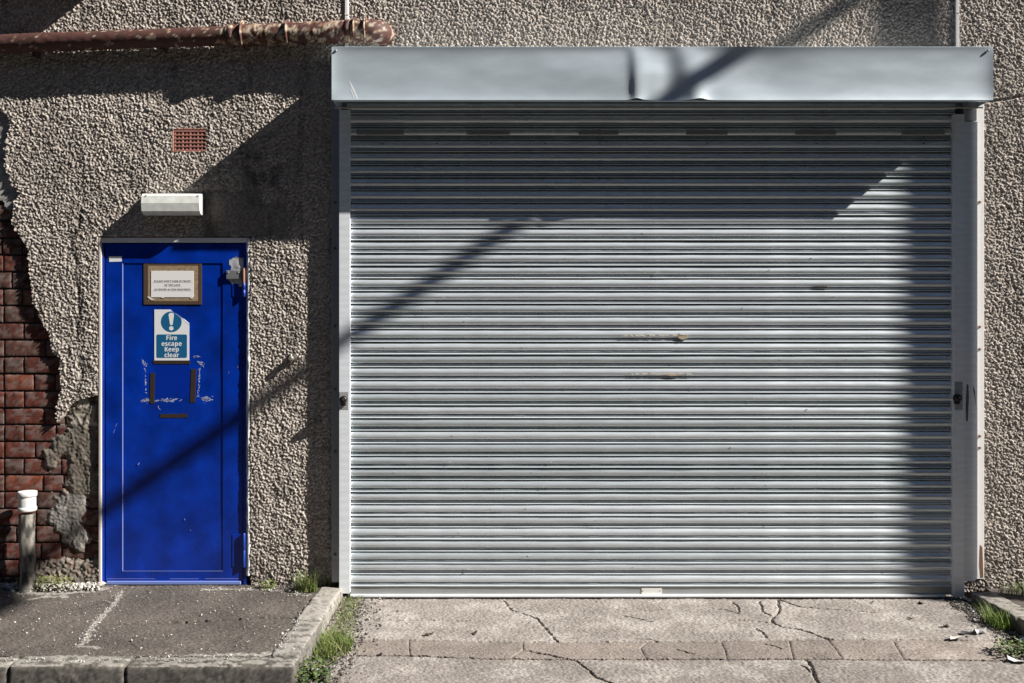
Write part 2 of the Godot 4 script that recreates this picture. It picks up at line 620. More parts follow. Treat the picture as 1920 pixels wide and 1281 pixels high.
func build_kerbs() -> void:
	var kerb := setting("kerb")
	var m := mat(Color(1, 1, 1), 0.9, 0.0, true)
	var grey := Color(0.105, 0.096, 0.083)
	var xs := [-4.1, -3.2, -2.21, -1.70, -0.955]
	for i in 4:
		put("kerb_stone", stone(Vector3(xs[i] + 0.002, -0.2, 1.105), Vector3(xs[i + 1] - 0.002, 0.004 - 0.004 * (i % 2), 1.235 - 0.006 * (i % 2)), 0.016, 0.006, grey * [0.9, 1.05, 0.95, 0.85][i], i * 3.7), m, kerb)
	var pale := Color(0.25, 0.23, 0.205)
	put("kerb_stone", stone(Vector3(-1.096, -0.2, 0.62), Vector3(-0.965, 0.004, 1.10), 0.014, 0.005, pale * 0.62, 17.0), m, kerb)
	put("kerb_stone", stone(Vector3(-1.105, -0.2, 0.03), Vector3(-0.972, 0.008, 0.612), 0.014, 0.006, pale, 21.0), m, kerb)
	put("kerb_stone", stone(Vector3(2.61, -0.2, 0.09), Vector3(2.752, -0.004, 0.52), 0.014, 0.005, pale * 0.62, 27.0), m, kerb)
	put("kerb_stone", stone(Vector3(2.615, -0.2, 0.528), Vector3(2.755, -0.004, 1.10), 0.014, 0.005, pale * 0.6, 31.0), m, kerb)
	put("kerb_stone", stone(Vector3(2.615, -0.2, 1.105), Vector3(3.5, -0.004, 1.235), 0.014, 0.005, pale * 0.6, 35.0), m, kerb)


# ------------------------------------------------------------------ the wall

func roughcast_z(x: float, y: float) -> float:
	var wx := x + 0.004 * fine.get_noise_2d(x * 0.8 + 3.0, y * 0.8)
	var d := pebble.get_noise_2d(wx, y) + 1.0
	var dome := sqrt(maxf(0.0, 1.0 - d * d * 1.45))
	var proud := 0.5 + 0.5 * pebble_tone.get_noise_2d(wx, y)
	var lumps := (0.0026 + 0.0066 * proud) * dome + 0.0062 * fine.get_noise_2d(x * 1.25, y * 1.25) + 0.0026 * speck(x, y)
	return lumps * (1.0 - 0.65 * patch_share(x, y)) + 0.0035 * mid.get_noise_2d(x * 0.6, y * 0.6) + 0.005 * broad.get_noise_2d(x, y) - 0.005


# how far a spot belongs to the smoother and darker patch on the lamp's right side
func patch_share(x: float, y: float) -> float:
	if x < -1.8421 or x > -1.2384 or y < 2.0062 or y > 2.4768:
		return 0.0
	var px := 960.0 + 323.0 * x + 9.0 * mid.get_noise_2d(x * 0.8, y * 0.8)
	var py := 1100.0 - 323.0 * y + 9.0 * mid.get_noise_2d(x * 0.8 + 9.0, y * 0.8)
	var inside := minf(minf(px - 374.0, 542.0 - px), minf(py - (352.0 if px < 488.0 else 378.0), 446.0 - py))
	inside = maxf(inside, minf(minf(px - 455.0, 478.0 - px), minf(py - 312.0, 360.0 - py)))
	return clampf(inside / 5.0, 0.0, 1.0)


# a value of its own for every point of the grid, from -1 to 1
func speck(x: float, y: float) -> float:
	var v := sin(x * 12989.8 + y * 78233.0) * 43758.5453
	return 2.0 * (v - floorf(v)) - 1.0


func build_wall() -> void:
	var wall := thing("pebbledash_wall", "grey pebbledashed building wall with broken render baring red brick at the left", "wall")
	var core := mat(Color(0.2, 0.17, 0.15), 0.95)
	put("masonry", box(Vector3(-7, -0.14, -0.5), Vector3(7, 5.2, -0.075), 0.004), core, wall)
	put("coping", box(Vector3(-7.05, 5.203, -0.56), Vector3(7.05, 5.3, 0.06), 0.01), mat(Color(0.22, 0.21, 0.2), 0.9), wall)
	# the render that is in view, as a relief of stones
	var hole := PackedVector2Array([Vector2(-4.8297, 2.7709), Vector2(-3.1579, 2.7771), Vector2(-2.9721, 2.7616), Vector2(-2.9257, 2.7368), Vector2(-2.9226, 2.6563), Vector2(-2.9443, 2.5697), Vector2(-2.9443, 2.4396), Vector2(-2.9164, 2.3591), Vector2(-2.8576, 2.2786), Vector2(-2.8978, 2.2322), Vector2(-2.8978, 2.1919), Vector2(-2.904, 2.1053), Vector2(-2.8576, 2.0279), Vector2(-2.8111, 1.9659), Vector2(-2.8111, 1.8576), Vector2(-2.7864, 1.7492), Vector2(-2.7802, 1.6409), Vector2(-2.7307, 1.5325), Vector2(-2.678, 1.4396), Vector2(-2.678, 1.3777), Vector2(-2.6316, 1.3251), Vector2(-2.6316, 1.2693), Vector2(-2.6161, 1.1765), Vector2(-2.6254, 1.1084), Vector2(-2.6502, 1.0372), Vector2(-2.6409, 0.9536), Vector2(-2.6068, 0.9907), Vector2(-2.5759, 1.0372), Vector2(-2.5387, 1.0743), Vector2(-2.4768, 1.096), Vector2(-2.3963, 1.1146), Vector2(-2.3963, -0.1238), Vector2(-4.8297, -0.1238)])
	var step := 0.0043
	var x0 := -3.5
	var x1 := 3.5
	var y0 := -0.03
	var y1 := 3.75
	var nu := int((x1 - x0) / step)
	var nv := int((y1 - y0) / step)
	var crack: Array = [Vector2(-2.5015, 2.1827), Vector2(-2.5201, 2.0743), Vector2(-2.5635, 2.0124), Vector2(-2.5325, 1.8885), Vector2(-2.5201, 1.7337), Vector2(-2.5077, 1.6099), Vector2(-2.5294, 1.4861), Vector2(-2.5077, 1.3622), Vector2(-2.4985, 1.2384), Vector2(-2.5139, 1.0991)]
	var crack_r: Array = [Vector2(2.7245, 2.8173), Vector2(2.7926, 2.8204), Vector2(2.8638, 2.8297), Vector2(2.9412, 2.8452), Vector2(3.096, 2.8545)]
	var stains := [Vector3(-2.4768, 2.1672, 0), Vector3(-2.5542, 2.4768, 0), Vector3(-2.7554, 2.4768, 0), Vector3(-2.1981, 2.3839, 0), Vector3(-1.4861, 2.4458, 0), Vector3(-1.3622, 2.3839, 0)]
	var at := func(i: int, j: int) -> Vector3:
		var x := x0 + step * i
		var y := y0 + step * j
		var z := roughcast_z(x, y)
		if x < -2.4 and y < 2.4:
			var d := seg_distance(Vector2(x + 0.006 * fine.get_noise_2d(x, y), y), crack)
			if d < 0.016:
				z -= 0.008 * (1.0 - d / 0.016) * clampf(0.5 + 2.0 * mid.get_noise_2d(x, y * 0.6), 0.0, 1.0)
		if x > 2.7 and y > 2.7:
			var d := seg_distance(Vector2(x, y + 0.008 * fine.get_noise_2d(x, y)), crack_r)
			if d < 0.008:
				z -= 0.012
		return Vector3(x, y, z)
	var keep := func(i: int, j: int) -> bool:
		var x := x0 + step * (i + 0.5)
		var y := y0 + step * (j + 0.5)
		var rag := 0.012 * fine.get_noise_2d(x * 0.6, y * 0.6 + 5.0)
		if x > -1.0186 and x < 2.7121 and y < 2.9412 and not (x > 2.6192 and y < 0.0372):
			return false
		if x < -2.3839 and y < 2.8019 and Geometry2D.is_point_in_polygon(Vector2(x + rag, y + 0.7 * rag), hole):
			return false
		if x > -2.4025 + 0.4 * rag and x < -1.517 + 0.6 * rag and y < 2.0341 + 0.4 * rag:
			return false
		if x > -1.9659 and x < -1.7771 + 0.8 * rag and y > 2.5294 + 0.3 * rag and y < 2.6563:
			return false
		return true
	var tint := func(p: Vector3, _i: int, _j: int) -> Color:
		var wx := p.x + 0.004 * fine.get_noise_2d(p.x * 0.8 + 3.0, p.y * 0.8)
		var cell := pebble_tone.get_noise_2d(wx, p.y)
		var v := 0.395 * (1.0 - 0.42 * patch_share(p.x, p.y)) * (1.0 + 0.30 * cell + 0.2 * fine.get_noise_2d(p.x * 1.7, p.y * 1.7))
		# soot and rain streaks that sit in the stones
		var dirt := 0.0
		for s in stains:
			var q := Vector2(p.x - s.x, (p.y - s.y) * 0.6).length()
			dirt += maxf(0.0, 1.0 - q / 0.16)
		dirt = clampf(dirt, 0.0, 1.0) * clampf(0.4 + 1.4 * mid.get_noise_2d(p.x * 0.8, p.y * 0.5), 0.0, 1.0)
		v *= 1.0 - 0.5 * dirt
		# darker along the crack beside the door, and splashes low on the wall
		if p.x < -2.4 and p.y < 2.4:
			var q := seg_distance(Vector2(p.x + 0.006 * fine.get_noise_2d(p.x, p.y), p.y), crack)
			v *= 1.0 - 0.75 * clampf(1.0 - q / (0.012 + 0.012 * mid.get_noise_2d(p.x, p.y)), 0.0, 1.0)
		if p.y < 0.25 and mid.get_noise_2d(p.x * 0.9, p.y * 1.2 + 8.0) > p.y * 1.6 - 0.15:
			v *= 0.72
		if broad.get_noise_2d(p.x * 3.1 + 20.0, p.y * 0.55) > 0.3 and mid.get_noise_2d(p.x * 1.4, p.y * 0.4) > 0.0:
			v *= 0.72
		v *= 1.0 + 0.12 * broad.get_noise_2d(p.x * 1.4, p.y * 0.9)
		var warm := 0.5 + 0.5 * cell
		return Color(v, v * lerpf(0.865, 0.905, warm), v * lerpf(0.745, 0.82, warm))
	var rc := mat(Color(1, 1, 1), 1.0, 0.0, true)
	rc.metallic_specular = 0.3
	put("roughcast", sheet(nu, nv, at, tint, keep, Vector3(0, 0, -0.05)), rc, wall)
	# the same stones, more coarsely, on either side of the view
	for side in [-1.0, 1.0]:
		var edge := -5.2 if side < 0.0 else 3.495
		var wide := 0.0105
		var side_at := func(i: int, j: int) -> Vector3:
			var x := edge + wide * i
			var y := -0.03 + wide * j
			return Vector3(x, y, roughcast_z(x, y))
		var side_keep := func(i: int, j: int) -> bool:
			var x := edge + wide * (i + 0.5)
			var y := -0.03 + wide * (j + 0.5)
			return side > 0.0 or x < -3.6 + 0.05 * mid.get_noise_1d(y * 0.5) or (y > 2.7864 and x < -3.495)
		put("roughcast", sheet(162, 360, side_at, tint, side_keep, Vector3(0, 0, -0.05)), rc, wall)
	# the same render beyond the view
	var flat := mat(Color(0.36, 0.33, 0.295), 0.95)
	flat.albedo_texture = grain(0.09, 0.5, 1.0, 4)
	flat.uv1_triplanar = true
	flat.uv1_scale = Vector3.ONE * 1.6
	var st := begin()
	block(st, Vector3(-7, -0.14, -0.072), Vector3(-5.2, 5.2, 0), 0.002)
	block(st, Vector3(5.19, -0.14, -0.072), Vector3(7, 5.2, 0), 0.002)
	block(st, Vector3(-5.198, y1, -0.072), Vector3(5.188, 5.2, 0), 0.002)
	put("roughcast_beyond", done(st), flat, wall)
	build_bricks(wall)


func build_bricks(wall: Node3D) -> void:
	var mortar := mat(Color(0.035, 0.028, 0.025), 0.95)
	put("mortar", box(Vector3(-3.75, -0.1, -0.073), Vector3(-2.4025, 2.7864, -0.038), 0.001), mortar, wall)
	var bm := mat(Color(1, 1, 1), 1.0, 0.0, true)
	bm.metallic_specular = 0.2
	var lines := [380, 412, 445, 477, 509, 541, 573, 605.5, 637.5, 669.5, 701.5, 734, 766, 797.5, 829.5, 861, 892, 924, 956, 988, 1020, 1052, 1084, 1116]
	var cuts := [[20, 95], [-20, 55, 130], [-2, 36, 110], [0, 36, 70], [16, 50, 125], [0, 36, 92], [1, 60, 135], [-38, 39, 115], [2, 79, 150], [2, 39, 115], [1, 58, 98, 150], [3, 39, 108], [2, 78, 118], [2, 39, 100, 150], [2, 60, 108, 150], [2, 39, 85, 110], [2, 76, 114, 160], [2, 36, 62, 108, 160], [-12, 62, 112, 184], [-30, 25, 62, 108, 184], [0, 36, 72, 110, 184], [-20, 30, 76, 140, 184], [0, 60, 108, 184]]
	var tones := [Color(0.092, 0.035, 0.028), Color(0.115, 0.04, 0.03), Color(0.078, 0.04, 0.034), Color(0.096, 0.05, 0.04), Color(0.19, 0.064, 0.04)]
	rng.seed = 41
	for r in cuts.size():
		var xs: Array = cuts[r].duplicate()
		while xs[0] > -190:
			xs.insert(0, xs[0] - (74 if rng.randf() < 0.65 else 37))
		if xs[-1] < 170:
			xs.append(184)
		for i in xs.size() - 1:
			var a := Vector3((xs[i] - 960.0) / 323.0 + 0.005, (1100.0 - lines[r + 1]) / 323.0 + 0.005, -0.06)
			var b := Vector3((xs[i + 1] - 960.0) / 323.0 - 0.005, (1100.0 - lines[r]) / 323.0 - 0.005, -0.028 + rng.randf_range(-0.004, 0.003))
			if b.x - a.x < 0.02:
				continue
			var tone: Color = tones[rng.randi() % 4]
			if r in [4, 5, 10, 16] and i == xs.size() - 3 or (r == 16 and xs[i] == 2) or (r == 10 and xs[i] == 1):
				tone = tones[4]
			put("brick", brick(a, b, tone, rng.randf() * 40.0, rng.randf()), bm, wall)
	# the smooth under-coat that still clings above the bricks
	var base_coat := func(i: int, j: int) -> Vector3:
		var x := -3.75 + 0.009 * i
		var y := 2.1734 + 0.009 * j
		return Vector3(x, y, -0.019 + 0.003 * mid.get_noise_2d(x * 0.6, y * 2.0) + 0.0016 * fine.get_noise_2d(x * 0.4, y * 1.6))
	var coat_tint := func(p: Vector3, _i: int, _j: int) -> Color:
		var v := 0.27 * (1.0 + 0.4 * fine.get_noise_2d(p.x * 0.3, p.y * 1.3) + 0.3 * mid.get_noise_2d(p.x, p.y))
		return Color(v, v * 0.95, v * 0.9)
	var coat_edge := PackedVector2Array([Vector2(-5.7585, 2.8483), Vector2(-2.7864, 2.8483), Vector2(-2.7864, 2.2477), Vector2(-2.8545, 2.2477), Vector2(-2.904, 2.1919), Vector2(-2.9412, 2.1765), Vector2(-2.9907, 2.2415), Vector2(-3.065, 2.2848), Vector2(-3.2198, 2.3158), Vector2(-3.4056, 2.2724), Vector2(-3.6533, 2.322), Vector2(-5.7585, 2.3158)])
	var coat_keep := func(i: int, j: int) -> bool:
		var x := -3.75 + 0.009 * i
		var y := 2.1734 + 0.009 * j
		var rag := 0.012 * mid.get_noise_2d(x * 1.6, y * 1.6)
		return Geometry2D.is_point_in_polygon(Vector2(x + rag, y + rag), coat_edge)
	put("under_coat", sheet(100, 66, base_coat, coat_tint, coat_keep, Vector3(0, 0, -0.03)), mat(Color(1, 1, 1), 0.9, 0.0, true), wall)
	# cement smeared beside the door
	var sx := -2.7864
	var sy := -0.0186
	var cover := func(x: float, y: float) -> float:
		var px := 960.0 + 323.0 * x
		var py := 1100.0 - 323.0 * y
		var n := 20.0 * mid.get_noise_2d(x * 0.4, y * 0.4) + 10.0 * fine.get_noise_2d(x * 0.4, y * 0.4)
		var a := 36.0 - absf(px - 152.0) if py < 930.0 else -99.0
		if py < 775.0: a -= (775.0 - py) * 0.5
		var b := 34.0 - Vector2((px - 122.0) * 0.9, (py - 960.0) * 0.75).length()
		var c := 26.0 - Vector2(px - 133.0, (py - 1010.0) * 0.8).length()
		var d := (py - 1042.0 - (184.0 - px) * 0.12) * 1.2
		var e := 17.0 - Vector2(px - 84.0, (py - 858.0) * 0.8).length()
		var f := 20.0 - Vector2(px - 108.0, (py - 838.0)).length()
		return maxf(maxf(maxf(a, b), maxf(c, d)), maxf(e, f)) + n
	var smear := func(i: int, j: int) -> Vector3:
		var x := sx + 0.0055 * i
		var y := sy + 0.0055 * j
		var c: float = cover.call(x, y)
		var fold := absf(mid.get_noise_2d(x * 0.5 + 2.0, y * 0.22))
		var z := -0.031 + 0.011 * clampf(c / 10.0, 0.0, 1.0) + 0.005 * (1.0 - clampf(fold * 9.0, 0.0, 1.0)) * clampf(c / 20.0, 0.0, 1.0) + 0.004 * broad.get_noise_2d(x * 2.0, y * 1.6) + 0.0025 * mid.get_noise_2d(x * 0.8, y * 0.6) + 0.0036 * fine.get_noise_2d(x, y)
		if y < 0.1703:
			z += 0.010 * fine.get_noise_2d(x * 0.7, y * 0.7) + (0.1703 - y) * 0.15
		return Vector3(x, y, z)
	var smear_tint := func(p: Vector3, _i: int, _j: int) -> Color:
		var n := mid.get_noise_2d(p.x * 0.9, p.y * 0.6 + 4.0)
		var v := 0.175 * (1.0 + 0.7 * n + 0.7 * fine.get_noise_2d(p.x, p.y))
		var c := Color(v, v * 0.86, v * 0.72).lerp(Color(0.11, 0.05, 0.038), clampf(1.8 * (fine.get_noise_2d(p.x * 0.4 + 3.0, p.y * 0.4) - 0.1), 0.0, 0.7))
		if p.y > 0.5263:
			c = Color(v * 0.85, v * 0.72, v * 0.58).lerp(Color(0.085, 0.088, 0.07), clampf(n * 1.6, 0.0, 0.7))
		if p.y > 0.9288 and mid.get_noise_2d(p.x * 1.1 + 6.0, p.y * 1.1) > -0.05:
			c = Color(0.34, 0.30, 0.25) * (1.0 + 0.5 * n)
		elif p.y > 0.5263:
			pass
		elif p.y > 0.2167:
			c = Color(v * 1.15, v * 1.08, v * 0.98)
		return c
	var smear_keep := func(i: int, j: int) -> bool:
		return cover.call(sx + 0.0055 * (i + 0.5), sy + 0.0055 * (j + 0.5)) > 0.0
	put("cement_patch", sheet(70, 210, smear, smear_tint, smear_keep, Vector3(0, 0, -0.025)), mat(Color(1, 1, 1), 0.85, 0.0, true), wall)


func brick(a: Vector3, b: Vector3, tone: Color, salt: float, chalk: float) -> ArrayMesh:
	var nu := clampi(int((b.x - a.x) / 0.012), 4, 20)
	var nv := 8
	var at := func(i: int, j: int) -> Vector3:
		var x := lerpf(a.x, b.x, float(i) / nu)
		var y := lerpf(a.y, b.y, float(j) / nv)
		if i == 1: x = a.x + 0.004
		if i == nu - 1: x = b.x - 0.004
		if j == 1: y = a.y + 0.004
		if j == nv - 1: y = b.y - 0.004
		var z := b.z + 0.0016 * fine.get_noise_2d(x * 0.9 + salt, y * 0.9) + 0.0015 * mid.get_noise_2d(x + salt, y)
		if i == 0 or j == 0 or i == nu or j == nv:
			z -= 0.004
			x += 0.003 * fine.get_noise_2d(x + salt, y)
			y += 0.003 * fine.get_noise_2d(x, y + salt)
		return Vector3(x, y, z)
	var tint := func(p: Vector3, _i: int, _j: int) -> Color:
		var v := 1.0 + 0.6 * mid.get_noise_2d(p.x * 1.3 + salt, p.y * 1.3)
		var c := Color(tone.r * v, tone.g * v, tone.b * v)
		c = c * (1.0 + 0.5 * fine.get_noise_2d(p.x * 1.3 + salt, p.y * 1.3))
		var bloom := mid.get_noise_2d(p.x * 0.8, p.y * 1.6 + salt) - 0.12 + 0.25 * chalk + 0.5 * fine.get_noise_2d(p.x, p.y * 1.4 + salt)
		return c.lerp(Color(0.23, 0.20, 0.185), clampf(2.2 * bloom, 0.0, 0.4))
	return sheet(nu, nv, at, tint, null, Vector3(0, 0, -0.03))


# ------------------------------------------------------------------ roller shutter

func galvanised(linear: Color, rough: float, metal: float, seed_: int) -> StandardMaterial3D:
	var m := mat(linear, rough, metal)
	m.roughness_texture = grain(0.012, 0.75, 1.0, seed_)
	m.albedo_texture = grain(0.02, 0.92, 1.0, seed_ + 1, 5)
	m.metallic_specular = 0.7
	m.uv1_triplanar = true
	m.uv1_scale = Vector3(0.5, 3.0, 3.0)
	return m


func slat_mesh(pitch: float, length: float, tilt: float, salt: float) -> ArrayMesh:
	# (share of the pitch downwards, metres outwards)
	var profile := [Vector2(0.012, -0.012), Vector2(0.012, 0.003), Vector2(0.05, 0.008), Vector2(0.13, 0.0132), Vector2(0.22, 0.0168), Vector2(0.31, 0.0190), Vector2(0.38, 0.0195), Vector2(0.45, 0.0187), Vector2(0.52, 0.0162), Vector2(0.585, 0.012), Vector2(0.63, 0.007), Vector2(0.645, -0.003), Vector2(0.675, -0.003), Vector2(0.69, 0.0045), Vector2(0.72, 0.0085), Vector2(0.745, 0.0082), Vector2(0.765, 0.005), Vector2(0.775, -0.004), Vector2(0.795, -0.003), Vector2(0.83, 0.0065), Vector2(0.875, 0.0130), Vector2(0.91, 0.0158), Vector2(0.932, 0.0152), Vector2(0.942, 0.010), Vector2(0.944, -0.012)]
	var n := profile.size() - 1
	var nu := 90
	var at := func(i: int, j: int) -> Vector3:
		var x := length * i / nu
		var p: Vector2 = profile[n - j]
		var wave := 0.0016 * broad.get_noise_2d(x * 1.2 + salt, salt) + 0.0008 * mid.get_noise_2d(x * 0.5 + salt, p.x * 0.2)
		return Vector3(x, -p.x * pitch, p.y + wave + tilt * (p.x - 0.4) * pitch)
	var plain := func(_p: Vector3, _i: int, _j: int) -> Color: return Color.WHITE
	return sheet(nu, n, at, plain, null)


func build_shutter() -> void:
	var sh := thing("roller_shutter", "large pale grey metal roller shutter, closed, under a dented box", "roller shutter")
	var skin := galvanised(Color(0.75, 0.80, 0.835), 0.33, 0.45, 60)
	var old := galvanised(Color(0.65, 0.71, 0.735), 0.31, 0.5, 64)
	var frame := galvanised(Color(0.80, 0.84, 0.88), 0.45, 0.0, 70)
	var dark := mat(Color(0.16, 0.16, 0.165), 0.7, 0.3)
	var zc := 0.033
	var x0 := -0.949
	var x1 := 2.5491
	var upper := []
	for k in 6:
		upper.append(slat_mesh(0.0735, x1 - x0, [0.0, 0.07, -0.06, 0.03, -0.03, 0.1][k], k * 9.1))
	var bright := slat_mesh(0.0686, x1 - x0, 0.13, 50.0)
	var dull := slat_mesh(0.0686, x1 - x0, -0.10, 60.0)
	rng.seed = 12
	var y: float = 2.1451
	var tops := []
	for k in range(9, 0, -1):
		tops.append([y + 0.0728 * k, 0])
	for py in [405.5, 428.9, 452.6, 476.2, 500, 523.8, 547.5, 571.2, 595, 618.8, 642.5, 666.2, 690, 713.8, 737.5, 761.2, 785, 808.7, 832]:
		tops.append([1.4226 + (640.5 - py) * 4.965 / 1615.0, 0])
	for e in [[855.5, 1], [878.7, 2], [901, 1], [923.7, 2], [945.7, 1], [968, 2], [990, 1], [1012.5, 2], [1034.5, 1], [1055.7, 2], [1077, 1]]:
		tops.append([1.4226 + (640.5 - e[0]) * 4.965 / 1615.0, e[1]])
	for e in tops:
		var mesh: Mesh = upper[rng.randi() % 6] if e[1] == 0 else (bright if e[1] == 1 else dull)
		put("slat", mesh, old if rng.randf() < 0.4 else skin, sh, Vector3(x0, e[0] + rng.randf_range(-0.0008, 0.0008), zc + rng.randf_range(-0.0012, 0.0012)))
	put("backing", box(Vector3(x0 - 0.03, 0.0, 0.006), Vector3(x1 + 0.03, 2.86, 0.0205), 0.001), dark, sh)
	# bottom rail
	var rail := put("bottom_rail", box(Vector3(x0 + 0.005, -0.0348, 0.03), Vector3(x1 - 0.004, 0.0158, 0.046), 0.003), galvanised(Color(0.33, 0.34, 0.335), 0.55, 0.3, 74), sh)
	put("lip", box(Vector3(x0 + 0.02, -0.0441, 0.03), Vector3(x1 - 0.06, -0.0303, 0.064), 0.002), frame, rail)
	var plate := put("maker_plate", box(Vector3(0.7453, -0.0312, 0.0465), Vector3(0.8614, 0.0063, 0.049), 0.0006), mat(Color(0.68, 0.67, 0.64), 0.6), rail)
	for px in [1206, 1238]:
		put("rivet", tube([Vector3((px - 960.0) * 4.951 / 1615.0, -0.0106, 0.0485), Vector3((px - 960.0) * 4.951 / 1615.0, -0.0106, 0.0515)], [0.003, 0.002], 8), dark, rail)
	# rivets and slots along the top slats
	for px in [717, 819, 921, 1023, 1125, 1227, 1327, 1532, 1733]:
		put("rivet", tube([Vector3((px - 960.0) * 4.945 / 1615.0, 2.5601, 0.05), Vector3((px - 960.0) * 4.945 / 1615.0, 2.5601, 0.0565)], [0.0055, 0.004], 10), dark, sh)
	for e in [[668, 757], [875, 956], [1085, 1160], [1287, 1365], [1492, 1568], [1692, 1772]]:
		var a: float = (e[0] - 960.0) * 4.945 / 1615.0
		var b: float = (e[1] - 960.0) * 4.945 / 1615.0
		put("hanger_strap", box(Vector3(a, 2.6122, 0.04), Vector3(b, 2.6382, 0.0556), 0.002), mat(Color(0.28, 0.28, 0.285), 0.6, 0.4), sh)
	# torn and scraped places in the middle
	var pale := mat(Color(0.52, 0.46, 0.38), 0.7, 0.2)
	for e in [[1169, 1290, 629.5, 0.0522], [1172, 1298, 701.5, 0.0512]]:
		var st := begin()
		var last := Vector2.ZERO
		for k in 34:
			var px: float = lerpf(e[0], e[1], k / 33.0)
			var a := Vector2((px - 960.0) * 4.948 / 1615.0, 1.4226 + (640.5 - e[2] + 2.0 * fine.get_noise_1d(px * 0.011)) * 4.948 / 1615.0)
			if k and fine.get_noise_1d(px * 0.013 + 4.0) > -0.18:
				var h := 0.0022 + 0.003 * absf(fine.get_noise_1d(px * 0.02))
				block(st, Vector3(last.x, a.y - h, e[3]), Vector3(a.x, a.y + h, e[3] + 0.003), 0.0008)
			last = a
		put("scrape", done(st), pale, sh)
	for e in [[1281, 631, 9, 6], [1262, 703, 11, 2.4]]:
		var c := Vector3((e[0] - 960.0) * 4.94 / 1615.0, 1.4226 + (640.5 - e[1]) * 4.94 / 1615.0, 0.054)
		var w: float = e[2] * 0.0031
		var h: float = e[3] * 0.0031
		put("torn_tab", slab(PackedVector2Array([Vector2(-w, -h * 0.4), Vector2(-w * 0.2, -h), Vector2(w, -h * 0.5), Vector2(w * 0.8, h * 0.6), Vector2(0, h * 0.4), Vector2(-w * 0.8, h)]), -0.006, 0.0012), mat(Color(0.45, 0.37, 0.27), 0.6, 0.3), sh, c)
	var st_s := begin()
	for k in 46:
		var row: Array = tops[10 + rng.randi() % (tops.size() - 11)]
		var c := Vector2(rng.randf_range(x0 + 0.1, x1 - 0.1), row[0] - rng.randf_range(0.02, 0.036))
		var w := rng.randf_range(0.002, 0.007)
		add_slab(st_s, PackedVector2Array([c, c + Vector2(w, 0.001), c + Vector2(w * 1.2, 0.003), c + Vector2(w * 0.2, 0.004)]), zc + 0.015, zc + 0.0245)
	put("paint_fleck", done(st_s), pale, sh).set_meta("kind", "stuff")
	for e in [[1526, 1552, 540.5], [975, 1010, 1021.5]]:
		var k := 4.952 / 1615.0
		put("grease_mark", slab(PackedVector2Array([Vector2((e[0] - 960.0) * k, 1.4226 + (640.5 - e[2]) * k), Vector2((e[0] * 0.6 + e[1] * 0.4 - 960.0) * k, 1.4226 + (641.6 - e[2]) * k), Vector2((e[1] - 960.0) * k, 1.4226 + (640.7 - e[2]) * k), Vector2((e[0] * 0.5 + e[1] * 0.5 - 960.0) * k, 1.4226 + (639.9 - e[2]) * k)]), 0.04, 0.0495), mat(Color(0.05, 0.048, 0.045), 0.6), sh)
	build_guides(sh, frame, dark)
	build_hood(sh)


func rounded_foot(px0: float, px1: float, top: float, bottom: float, z0: float, z1: float, radius: float, right: bool) -> ArrayMesh:
	var k := (5.0 - z1) / 1615.0
	var a := (px0 - 960.0) * k
	var b := (px1 - 960.0) * k
	var t := 1.4226 + (640.5 - top) * k
	var l := 1.4226 + (640.5 - bottom) * k
	var out := PackedVector2Array([Vector2(a, t), Vector2(a, l)])
	for i in 7:
		var q := PI / 2 * i / 6.0
		out.append(Vector2(b - radius + radius * sin(q), l + radius - radius * cos(q)))
	out.append(Vector2(b, t))
	if not right:
		for i in out.size():
			out[i].x = a + b - out[i].x
	return slab(out, z0, z1)


